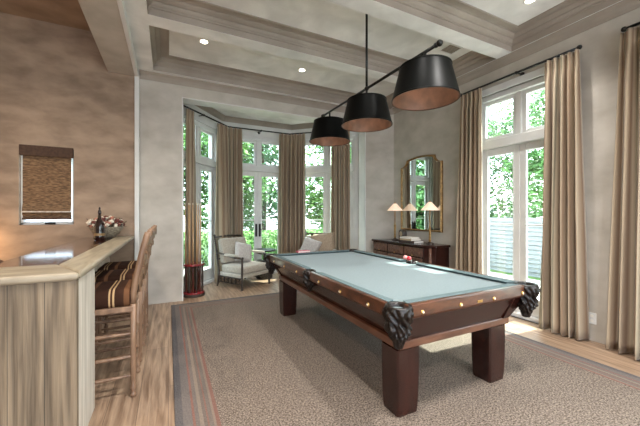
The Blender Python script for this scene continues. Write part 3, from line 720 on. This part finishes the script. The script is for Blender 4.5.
# ------------------------------------------------------------------ armchairs in the bay
def pillow(m, w, h, t, n=10):
    """puffy square in the XZ plane centred at origin"""
    for sgn in (-1, 1):
        g = [[None]*(n+1) for _ in range(n+1)]
        for i in range(n+1):
            for j in range(n+1):
                u, v = i/n*2-1, j/n*2-1; th = (max(0, (1-u**4))*max(0, (1-v**4)))**.5*t/2
                k = 1-.06*(1-abs(u*v))*1
                g[i][j] = m.bm.verts.new((u*w/2*(k if abs(v) < 1 or 1 else 1), sgn*th, v*h/2*k))
        for i in range(n):
            for j in range(n): m.bm.faces.new((g[i][j], g[i+1][j], g[i+1][j+1], g[i][j+1]))
    bmesh.ops.remove_doubles(m.bm, verts=m.bm.verts, dist=1e-5)
    return m
def bobbin(p, q, r=.018, step=.035, n=8):
    p = Vector(p); q = Vector(q); L_ = (q-p).length; k = max(6, int(L_/step)*4); pts = []; rr = []
    for i in range(k+1):
        t = i/k; pts.append(p.lerp(q, t)); rr.append(r*(.72+.36*abs(math.sin(t*L_/step*PI))))
    return MB().tube(pts, rr, n)
ac = thing('armchair', 'dark framed linen armchair with one grey pillow, standing before the bay french doors', 'armchair', (0, 0, 0))
W2, D2_ = .34, .31
for s in (-1, 1):
    MB().tube([(s*W2, D2_+.05, 0), (s*W2, D2_+.02, .10), (s*W2, D2_, .20), (s*W2, D2_-.005, .26)], [.016, .02, .024, .024], 10).build('leg', M['dark_wood'], ac, smooth=True)
    m = bobbin((s*W2, D2_-.005, .26), (s*W2, D2_+.13, .92), .02); m.ball((s*W2, D2_+.135, .935), .024, 2); m.build('back_post', M['dark_wood'], ac, smooth=True)
    m = bobbin((s*W2, -D2_, 0), (s*W2, -D2_, .555), .021); m.ball((s*W2, -D2_, .565), .026, 2); m.build('leg', M['dark_wood'], ac, smooth=True)
    m = MB().tube([(s*W2, -D2_-.02, .565), (s*W2, -.1, .56), (s*W2, .15, .60), (s*W2, D2_+.055, .62)], [.018, .02, .018, .016], 10); arm = m.build('arm', M['dark_wood'], ac, smooth=True)
    MB().box(s*W2-.035, s*W2+.035, -.17, .14, .575, .62).build('arm_pad', M['linen'], arm, bevel=.02, seg=4)
    # greek pattern side stretcher
    m = MB(); m.box(s*W2-.01, s*W2+.01, -D2_, D2_, .19, .21); m.box(s*W2-.01, s*W2+.01, -D2_, D2_+.02, .09, .105)
    for i in range(6):
        y = -D2_+.06+i*.1; m.box(s*W2-.01, s*W2+.01, y, y+.012, .105, .19); m.box(s*W2-.01, s*W2+.01, y, y+.05, .145, .157)
    m.build('stretcher', M['dark_wood'], ac)
m = MB(); m.tube([(-W2, D2_+.135, .90), (0, D2_+.165, .915), (W2, D2_+.135, .90)], .018, 10); m.build('crest_rail', M['dark_wood'], ac, smooth=True)
MB().tube([(-W2, D2_+.04, .50), (0, D2_+.06, .50), (W2, D2_+.04, .50)], .014, 8).build('back_rail', M['dark_wood'], ac, smooth=True)
MB().box(-W2, W2, -D2_, D2_, .21, .27).build('seat_frame', M['linen'], ac, bevel=.008)
cu = MB().box(-W2+.02, W2-.02, -D2_-.01, D2_-.03, .27, .41).build('seat_cushion', M['linen'], ac, bevel=.04, seg=5)
for p_ in cu.data.polygons: p_.use_smooth = True
bc = MB().box(-W2+.035, W2-.035, -.065, .065, -.235, .235); bc.xf(Matrix.Translation((0, D2_+.0, .645)) @ Matrix.Rotation(-.2, 4, 'X'))
bc = bc.build('back_cushion', M['linen'], ac, bevel=.04, seg=5)
for p_ in bc.data.polygons: p_.use_smooth = True
ac2 = copy_tree(ac)
A1 = math.atan2(.54, .84)
ac.location = (1.30, 5.86, 0); ac.rotation_euler.z = .52
ac2.location = (2.74, 5.66, 0); ac2.rotation_euler.z = -.62
ac2['label'] = 'dark framed armchair mostly hidden behind the far rail of the pool table'
for a_ in (ac, ac2): a_['group'] = 'armchairs in the bay'
def put_pillow(chair, dx, ang, mt, label, name='throw_pillow', dy=.10, w=.4, tilt=-.28, z=.60):
    m = pillow(MB(), w, w*.95, .15); m.xf(Matrix.Rotation(ang, 4, 'Y'))
    m.xf(Matrix.Rotation(tilt, 4, 'X'))
    o = m.build(name, mt, smooth=True); T = Matrix.Translation(chair.location) @ chair.rotation_euler.to_matrix().to_4x4() @ Matrix.Translation((dx, dy, z))
    o.matrix_world = T; o.location = T.translation; o.rotation_euler = T.to_euler()
    return tag(o, label, 'pillow')
put_pillow(ac, .06, .25, M['pillow'], 'light grey square pillow leaning in the front armchair of the bay')
put_pillow(ac2, -.15, .35, M['pillow'], 'light grey pillow standing in the armchair behind the pool table', dy=.0, w=.38, z=.66)
put_pillow(ac2, .10, -.12, M['pillow_tan'], 'tan brown pillow in the armchair behind the pool table', dy=.13, w=.5, z=.71)

# round side table with ribbed drum
sd = thing('side_table', 'low round dark side table on a ribbed black drum beside the front armchair', 'side table', (1.80, 6.28, 0))
MB().lathe([(.15, 0), (.17, .02), (.175, .20), (.17, .36), (.15, .38)], n=60, mod=lambda t, i: 1+.02*math.sin(t*30)).build('drum_base', M['pedestal'], sd, smooth=True)
MB().lathe([(.02, .38), (.03, .57)], n=16).build('column', M['dark_wood'], sd)
MB().lathe([(.24, .57), (.25, .575), (.25, .59), (.24, .60)], n=48).build('tabletop', M['iron'], sd)

# ------------------------------------------------------------------ cue rack with cues
cr = thing('cue_rack', 'red topped dark floor rack for cues at the left side of the bay opening', 'cue rack', (.40, 5.52, 0))
RC = (.385, 5.475)
def half(r, z0, z1):
    m = MB(); m.lathe([(r, z0), (r, z1)], (RC[0], RC[1], 0), 28, cap=True); return m
for z0, nm in ((.045, 'bottom_board'), (.50, 'top_board')):
    adopt(half(.165, z0, z0+.028).build(nm, M['rack_red'], bevel=.006), cr)
adopt(half(.172, 0.0, .045).build('plinth', M['dark_wood'], bevel=.008), cr)
for i in range(8):
    a = 2*PI*i/8+.2; x, y = RC[0]+.14*math.cos(a), RC[1]+.14*math.sin(a)
    adopt(MB().lathe([(.008, .07), (.013, .12), (.010, .2), (.015, .3), (.010, .4), (.012, .47), (.009, .50)], (x, y, 0), 10).build('spindle', M['dark_wood'], cr, smooth=True), cr)
adopt(MB().ball((RC[0]+.14, RC[1]-.02, .55), .02, 2).build('knob', M['dark_wood'], smooth=True), cr)
cue = thing('billiard_cue', 'wooden cue standing in the red floor rack by the bay', 'billiard cue', (0, 0, 0), group='cues standing in the floor rack')
MB().lathe([(.012, 0), (.0145, .01), (.0135, .36), (.0128, .42)], n=12).build('butt', M['cue_butt'], cue, smooth=True)
MB().lathe([(.0128, .42), (.010, .8), (.0062, 1.42)], n=12).build('shaft', M['cue_maple'], cue, smooth=True)
MB().lathe([(.0062, 1.42), (.006, 1.445), (.004, 1.45)], n=12).build('tip', M['pearl'], cue)
cs_ = [(-.115, -.03, -.016), (-.072, -.085, -.010), (-.02, -.105, -.004), (.035, -.095, .0), (.085, -.055, .01), (-.06, .06, .0), (.06, .05, .012)]
for i, (dx, dy, tl) in enumerate(cs_):
    c = cue if i == 0 else copy_tree(cue)
    c.location = (RC[0]+dx, RC[1]+dy, .073); c.rotation_euler = (0, tl, 0)
# slots: cues pass the top board through notches
# ------------------------------------------------------------------ sideboard, mirror, lamps
SX0, SX1, SY0, SY1, SZ = 3.61, XR-.004, 3.48, 5.02, .85
sb = thing('sideboard', 'dark carved oak sideboard standing against the right wall under the mirror', 'sideboard', ((SX0+SX1)/2, (SY0+SY1)/2, 0))
def Q(o): return adopt(o, sb)
pf = .17
Q(MB().prism([(SX0+.03, SY1-.02), (SX0+.03, SY0+pf), (SX0+.14, SY0+.03), (SX1, SY0+.03), (SX1, SY1-.20)], .10, SZ-.04).build('body', M['mahogany'], bevel=.006))
Q(MB().prism([(SX0, SY1), (SX0, SY0+pf-.01), (SX0+.12, SY0), (SX1, SY0), (SX1, SY1-.18)], SZ-.04, SZ).build('top', M['mahogany'], bevel=.012, seg=3))
Q(MB().prism([(SX0+.01, SY1-.01), (SX0+.01, SY0+pf), (SX0+.13, SY0+.01), (SX1, SY0+.01), (SX1, SY1-.19)], .0, .10).build('plinth', M['dark_wood'], bevel=.006))
for k_ in range(3):
    y0 = SY0+pf+.03+k_*.44; y1 = y0+.41
    d = Q(MB().box(SX0+.012, SX0+.032, y0, y1, SZ-.20, SZ-.06).build('drawer', M['carved'], bevel=.006))
    Q(MB().box(SX0+.002, SX0+.014, y0+.04, y1-.04, SZ-.17, SZ-.09).build('carved_panel', M['carved'], bevel=.005))
    m = MB()
    for j in range(9):
        m.ball((SX0+.004, y0+.06+j*.035, SZ-.13+.016*math.sin(j*2.1)), .016, 1, (.6, 1, 1))
    Q(m.build('carving', M['carved'], smooth=True))
    Q(MB().ball((SX0-.004, (y0+y1)/2, SZ-.185), .011, 2).build('knob', M['brass'], smooth=True))
    Q(MB().box(SX0+.014, SX0+.032, y0, y1, .14, SZ-.22).build('door', M['carved'], bevel=.008))
    Q(MB().box(SX0+.006, SX0+.016, y0+.06, y1-.06, .20, SZ-.28).build('door_panel', M['mahogany'], bevel=.008))
Q(MB().lathe([(.02, .11), (.022, .3), (.016, .33), (.022, .36), (.022, SZ-.05)], (SX0+.075, SY0+.085, 0), 16).build('corner_column', M['band_wood'], smooth=True))

mr = thing('wall_mirror', 'tall gilt framed mirror with scalloped top corners hung above the sideboard', 'mirror', (XR-.01, 4.14, 1.03))
def mirror_outline(off):
    y0, y1, z0, z1 = 3.64+off, 4.63-off, 1.04+off, 2.22-off*.3
    zt = 2.345-off; pts = [(y0, z0), (y1, z0), (y1, z1)]
    n = 8; r = .155
    # concave scallop at each top corner, then gently arched top
    for i in range(1, n+1):
        a = i/n*PI/2; pts.append((y1-r*math.sin(a)*1.0, z1+(zt-z1)*(1-math.cos(a))))
    for i in range(1, 12):
        t = i/12; pts.append(((y1-r)+(y0+r-(y1-r))*t, zt+.035*math.sin(t*PI)))
    for i in range(n, 0, -1):
        a = i/n*PI/2; pts.append((y0+r*math.sin(a), z1+(zt-z1)*(1-math.cos(a))))
    pts.append((y0, z1)); return pts
def plate(m, pts, x0, x1):
    a = [m.bm.verts.new((x0, y, z)) for y, z in pts]; b_ = [m.bm.verts.new((x1, y, z)) for y, z in pts]; n = len(pts)
    m.bm.faces.new(a); m.bm.faces.new(b_[::-1])
    for i in range(n): m.bm.faces.new((a[i], a[(i+1) % n], b_[(i+1) % n], b_[i]))
po, pi_ = mirror_outline(0), mirror_outline(.032)
m = MB(); n = len(po); R_ = []
for pts, x in ((po, XR-.001), (po, XR-.028), ([((a[0]+b2[0])/2, (a[1]+b2[1])/2) for a, b2 in zip(po, pi_)], XR-.045), (pi_, XR-.028), (pi_, XR-.012)):
    R_.append([m.bm.verts.new((x, y, z)) for y, z in pts])
for i in range(4):
    for j in range(n): m.bm.faces.new((R_[i][j], R_[i][(j+1) % n], R_[i+1][(j+1) % n], R_[i+1][j]))
adopt(m.build('frame', M['gilt']), mr)
m = MB(); plate(m, mirror_outline(.026), XR-.018, XR-.006); adopt(m.build('mirror_glass', M['mirror']), mr)

tl = thing('table_lamp', 'thin brass lamp with pale cone shade at the far left end of the sideboard', 'table lamp', (3.845, 4.59, SZ), group='cone shaded lamps on the sideboard')
MB().lathe([(.065, 0), (.065, .012), (.04, .02), (.02, .035)], n=28).build('base', M['dark_wood'], tl, smooth=False)
MB().lathe([(.016, .03), (.022, .06), (.018, .10), (.020, .26), (.022, .28), (.010, .30), (.008, .56)], n=16).build('stem', M['gilt'], tl, smooth=True)
MB().lathe([(.145, .555), (.03, .685), (.026, .687)], n=40, mod=lambda t, i: 1+.012*math.sin(t*40), cap=False).build('lamp_shade', M['lampshade'], tl, solid=.003)
MB().lathe([(.006, .56), (.006, .69), (.012, .70), (.004, .715)], n=10).build('finial', M['brass'], tl)
t2 = copy_tree(tl); t2.location = (3.865, 3.745, SZ); t2['label'] = 'thin brass lamp with pale cone shade at the near right end of the sideboard'
# books and arched frame
def book(loc, rz, w, d, h, mt, label):
    b_ = thing('book', label, 'book', loc, rz, 'books stacked on the sideboard')
    MB().box(-w/2, w/2, -d/2, d/2, 0, .004).box(-w/2, w/2, -d/2, d/2, h-.004, h).box(-w/2, -w/2+.004, -d/2, d/2, 0, h).build('cover', mt, b_)
    MB().box(-w/2+.004, w/2-.006, -d/2+.005, d/2-.005, .004, h-.004).build('pages', M['paper'], b_)
book((3.80, 4.10, SZ), .05, .24, .34, .035, M['book_dark'], 'dark covered book at the bottom of the stack on the sideboard')
book((3.80, 4.13, SZ+.035), -.05, .22, .30, .03, M['book_tan'], 'tan covered book in the middle of the stack on the sideboard')
book((3.80, 4.15, SZ+.065), .08, .20, .27, .025, M['paper'], 'white covered book on top of the stack on the sideboard')
cl = thing('mantel_clock', 'small dark arched clock between the far lamp and the stacked books', 'clock', (3.90, 4.44, SZ), -.2); cl.scale = (1.3, 1.4, 1.3)
arch = [(-.06, 0), (.06, 0)]+[(.06*math.cos(a*PI/10), .10+.06*math.sin(a*PI/10)) for a in range(11)]
m = MB(); a_ = [m.bm.verts.new((-.03, y, z)) for y, z in arch]; b2 = [m.bm.verts.new((.03, y, z)) for y, z in arch]
m.bm.faces.new(a_); m.bm.faces.new(b2[::-1])
for i in range(len(arch)): m.bm.faces.new((a_[i], a_[(i+1) % len(arch)], b2[(i+1) % len(arch)], b2[i]))
m.build('case', M['dark_wood'], cl, bevel=.004)
m = MB(); m.lathe([(.036, 0), (.036, .004)], n=24); m.xf(Matrix.Translation((-.034, 0, .095)) @ Matrix.Rotation(PI/2, 4, 'Y')); m.build('dial', M['book_tan'], cl)

# outlet on right wall
ot = thing('wall_outlet', 'small white outlet plate low on the right wall between two curtains', 'outlet', (XR, 1.66, .24))
MB().box(-.008, 0, -.04, .04, -.06, .06).build('plate', M['white_paint'], ot, bevel=.003)
for z in (-.026, .026): MB().box(-.010, -.007, -.016, .016, z-.014, z+.014).build('socket', M['paper'], ot, bevel=.001)

# ceiling fittings
dls = [(.422, 4.278, 'round recessed downlight lit at the left end of the far ceiling coffer'), (1.883, 4.451, 'round recessed downlight in the middle of the far ceiling coffer'),
       (3.42, 1.93, 'round recessed downlight near the right wall in the nearest visible coffer'), (.5, .8, 'unseen fill downlight added above the viewer, left'), (2.0, .6, 'unseen fill downlight added above the viewer, middle'),
       (.6, -1.4, 'unseen fill downlight added behind the viewer, left'), (2.6, -1.4, 'unseen fill downlight added behind the viewer, right')]  # the last four are out of view, added as room fill
for x, y, lb in dls:
    d = thing('downlight', lb, 'downlight', (x, y, ZC), group='recessed ceiling downlights')
    MB().lathe([(.042, -.002), (.058, -.008), (.066, -.001)], n=28, cap=False).build('trim_ring', M['white_paint'], d)
    MB().lathe([(.001, -.003), (.042, -.003)], n=24, cap=False).build('lens', M['downlight'], d)
    l = bpy.data.lights.new('downlight_beam', 'SPOT'); l.energy = 34 if y > 4 else (60 if y > 1 else 160); l.color = (1, .965, .92); l.spot_size = 1.75 if y > 1 else 2.6; l.spot_blend = 1.0; l.shadow_soft_size = .05
    lo_ = bpy.data.objects.new('downlight_beam', l); lo_.location = (x, y, ZC-.03); C.objects.link(lo_)
vt = thing('air_vent', 'white rectangular air vent in the ceiling above the nearest pendant shade', 'air vent', (3.46, 2.98, ZC-.001))
vf = MB(); vf.box(-.12, .12, -.1, -.085, -.008, 0).box(-.12, .12, .085, .1, -.008, 0).box(-.12, -.105, -.085, .085, -.008, 0).box(.105, .12, -.085, .085, -.008, 0); vf.build('frame', M['white_paint'], vt)
for k_ in range(7): MB().box(-.105, .105, -.078+k_*.024, -.066+k_*.024, -.006, -.001).build('slat', M['moulding'], vt)
MB().box(-.105, .105, -.085, .085, -.0012, 0).build('backing', M['book_dark'], vt)

# ------------------------------------------------------------------ lamp added out of view, stands in for back bar counter lights (warm glow left of the bar)
wl = thing('back_bar_standin_lamp', 'small warm lamp added out of view, stand-in for back bar counter lights', 'wall lamp', (-2.15, YB, 1.0))
MB().box(-.04, .04, -.015, 0, -.06, .06).build('backplate', M['brass'], wl, bevel=.004)
MB().lathe([(.06, -.05), (.035, .06)], (0, -.08, 0), 24, cap=False).build('lamp_shade', M['lampshade'], wl, solid=.003)
MB().tube([(0, -.01, -.03), (0, -.08, -.04), (0, -.08, -.01)], .006, 8).build('arm', M['brass'], wl)
for x, y in ((-1.7, 3.3), (-1.9, 1.2)):  # out of view, added to brighten the alcove
    d = thing('downlight', 'unseen downlight added to brighten the bar alcove', 'downlight', (x, y, 3.87), group='added alcove fill downlights')
    MB().lathe([(.042, -.002), (.058, -.008), (.066, -.001)], n=28, cap=False).build('trim_ring', M['white_paint'], d)
    MB().lathe([(.001, -.003), (.042, -.003)], n=24, cap=False).build('lens', M['downlight'], d)
    l = bpy.data.lights.new('downlight_beam', 'SPOT'); l.energy = 110; l.color = (1, .86, .70); l.spot_size = 2.5; l.spot_blend = 1.0; l.shadow_soft_size = .05
    lo_ = bpy.data.objects.new('downlight_beam', l); lo_.location = (x, y, 3.84); C.objects.link(lo_)
l = bpy.data.lights.new('back_bar_glow', 'POINT'); l.energy = 9; l.color = (1, .62, .32); l.shadow_soft_size = .04
lo_ = bpy.data.objects.new('back_bar_glow', l); lo_.location = (-2.15, YB-.16, .98); C.objects.link(lo_)

# ------------------------------------------------------------------ garden
struct(MB().box(-14, 22, 6.9, 26, -.2, -.12).box(4.3, 22, -12, 6.9, -.2, -.12).build('ground_garden', M['lawn']))
struct(MB().box(-1, 5.5, 6.88, 8.6, -.12, -.06).box(4.32, 7.0, -3, 6.6, -.12, -.06).build('ground_terrace', M['terrace']))
def tree(x, y, h, r, seed, label, mt, trunk_r=.12, n=8000, group='trees in the garden'):
    rnd = random.Random(seed)
    t = thing('garden_tree', label, 'tree', (x, y, -.12), group=group)
    m = MB(); m.tube([(0, 0, 0), (.05, 0, h*.3), (-.03, .05, h*.6), (.02, 0, h*.9)], [trunk_r, trunk_r*.8, trunk_r*.5, trunk_r*.15], 8)
    for i in range(6):
        a = rnd.uniform(0, 2*PI); z = h*rnd.uniform(.3, .7); m.tube([(0, 0, z), (r*.4*math.cos(a), r*.4*math.sin(a), z+.3), (r*.8*math.cos(a), r*.8*math.sin(a), z+.8)], [trunk_r*.4, trunk_r*.25, .01], 6)
    m.build('trunk', M['bark'], t, smooth=True)
    V, F_ = [], []
    cl_ = [(rnd.uniform(-r, r)*.7, rnd.uniform(-r, r)*.7, rnd.uniform(h*.12, h)) for _ in range(26)]
    for _ in range(n):
        c = cl_[rnd.randrange(26)]; q = Vector((rnd.gauss(0, 1), rnd.gauss(0, 1), rnd.gauss(0, 1))).normalized()*(r*.42*rnd.uniform(.5, 1))
        p = Vector(c)+q; s = rnd.uniform(.06, .13); u = Vector((rnd.gauss(0, 1), rnd.gauss(0, 1), rnd.gauss(0, .6))).normalized(); v = u.orthogonal().normalized()
        b0 = len(V); V += [p-u*s, p+v*s*.5, p+u*s, p-v*s*.5]; F_.append((b0, b0+1, b0+2, b0+3))
    me = bpy.data.meshes.new('foliage'); me.from_pydata([tuple(a) for a in V], [], F_); me.materials.append(mt)
    o = bpy.data.objects.new('foliage', me); C.objects.link(o); o.parent = t
    return t
n_leaf = 8000
specs = [(-3.2, 10.5, 5.2, 1.7, 'leaf1'), (-.8, 11.5, 6.0, 1.9, 'leaf2'), (1.6, 11.0, 5.5, 1.8, 'leaf1'), (3.4, 12.0, 6.5, 2.0, 'leaf2'), (5.4, 10.4, 5.4, 1.8, 'leaf1'), (7.6, 11.6, 6.4, 2.0, 'leaf2'),
         (13.0, 10.0, 6.6, 2.2, 'leaf2'), (13.0, 6.6, 6.6, 2.3, 'leaf1'), (13.4, 3.4, 6.4, 2.2, 'leaf2'), (16.5, 8.6, 7.6, 2.6, 'leaf1'), (-1.2, 8.6, 3.2, .9, 'leaf2')]
words = ['seen through the left bay window', 'behind the left bay curtain', 'seen through the bay french doors', 'behind the right bay curtain', 'seen through the right bay window', 'at the right edge of the bay view',
         'seen through the right wall doors, left pane', 'seen through the right wall doors beyond the siding', 'seen through the right wall doors, right pane', 'in the corner of the garden', 'short one close to the left bay window']
for i, ((x, y, h, r, mt), wd) in enumerate(zip(specs, words)):
    tree(x, y, h, r, 20+i, ('fresh green ' if mt == 'leaf1' else 'deep green ')+'leafy garden tree '+wd, M[mt])
def hedge(x0, x1, y0, y1, h, seed, label, mt, n=9000):
    rnd = random.Random(seed); V, F_ = [], []
    for _ in range(n):
        p = Vector((rnd.uniform(x0, x1), rnd.uniform(y0, y1), -.12+h*rnd.random()**.7)); s = rnd.uniform(.03, .06); u = Vector((rnd.gauss(0, 1), rnd.gauss(0, 1), rnd.gauss(0, 1))).normalized(); v = u.orthogonal().normalized()
        b0 = len(V); V += [p-u*s, p+v*s*.6, p+u*s, p-v*s*.6]; F_.append((b0, b0+1, b0+2, b0+3))
    me = bpy.data.meshes.new('hedge'); me.from_pydata([tuple(a) for a in V], [], F_); me.materials.append(mt)
    o = bpy.data.objects.new('garden_hedge', me); C.objects.link(o); return tag(o, label, 'hedge')
hedge(-2.5, 6.5, 8.9, 9.6, .95, 51, 'long leafy low hedge outside the bay windows', M['leaf1'], 11000)
# pale siding boards wall beyond right doors
sw = MB()
for i in range(13): sw.hexa([(7.6, -4, i*.105-.12), (7.7, -4, i*.105-.12), (7.7, 7.6, i*.105-.12), (7.6, 7.6, i*.105-.12), (7.625, -4, i*.105-.02), (7.7, -4, i*.105-.02), (7.7, 7.6, i*.105-.02), (7.625, 7.6, i*.105-.02)])
tag(sw.build('garden_fence', M['siding']), 'low white board fence in the garden beyond the right wall doors', 'fence')

# ------------------------------------------------------------------ sun, sky, camera
W = bpy.data.worlds.new('sky'); bpy.context.scene.world = W; W.use_nodes = True
nt = W.node_tree; bg = nt.nodes['Background']; sk = nt.nodes.new('ShaderNodeTexSky'); sk.sky_type = 'NISHITA'
sk.sun_disc = False; sk.sun_elevation = math.radians(48.7); sk.sun_rotation = math.radians(90); sk.air_density = 1.0; sk.dust_density = 2.5
mxw = nt.nodes.new('ShaderNodeMix'); mxw.data_type = 'RGBA'; mxw.inputs['Factor'].default_value = .6; mxw.inputs['B'].default_value = (6, 6.6, 7.2, 1)
nt.links.new(sk.outputs[0], mxw.inputs['A']); nt.links.new(mxw.outputs['Result'], bg.inputs[0]); bg.inputs['Strength'].default_value = .95
s = bpy.data.lights.new('sun', 'SUN'); s.energy = 12; s.angle = .012; s.color = (1, .96, .9)
so_ = bpy.data.objects.new('sun', s); C.objects.link(so_)
so_.rotation_euler = Vector((-1, .07, -1.14)).to_track_quat('-Z', 'Y').to_euler()

# sky portals in the window openings (sampling guides, no light of their own)
def portal(c, sx, sz, direction):
    l = bpy.data.lights.new('portal', 'AREA'); l.shape = 'RECTANGLE'; l.size = sx; l.size_y = sz; l.cycles.is_portal = True
    o = bpy.data.objects.new('portal', l); o.location = c; o.rotation_euler = Vector(direction).to_track_quat('-Z', 'Y').to_euler(); C.objects.link(o)
portal((XR+.26, (D1[0]+D1[1])/2, 1.5), 1.2, 3.0, (-1, 0, 0)); portal((XR+.26, (D2[0]+D2[1])/2, 1.5), 1.9, 3.0, (-1, 0, 0))
for Pp, Qq in ((B0, B1), (B1, B2), (B2, B3)):
    T, Wd = frame_local(Pp, Qq); c = T @ Vector((Wd/2, .26, 1.5)); n_ = T.to_3x3() @ Vector((0, -1, 0)); portal(c, Wd-.1, 3.0, n_)
for cx, wd in ((-1.65, 1.5), (.85, 1.5), (2.95, 1.5)): portal((cx, YN-.22, 1.7), wd, 2.4, (0, 1, 0))

cam = bpy.data.cameras.new('camera'); co = bpy.data.objects.new('camera', cam); C.objects.link(co)
co.location = (0, 0, 1.36); co.rotation_euler = (PI/2, 0, -math.atan(152/308)); cam.sensor_width = 36; cam.lens = 308/640*36; cam.clip_start = .05
sc = bpy.context.scene; sc.camera = co
sc.view_settings.view_transform = 'Standard'; sc.view_settings.look = 'None'; sc.view_settings.gamma = 1; sc.view_settings.exposure = 1.2
sc.cycles.max_bounces = 8; sc.cycles.diffuse_bounces = 5; sc.cycles.transparent_max_bounces = 12; sc.cycles.sample_clamp_indirect = 6
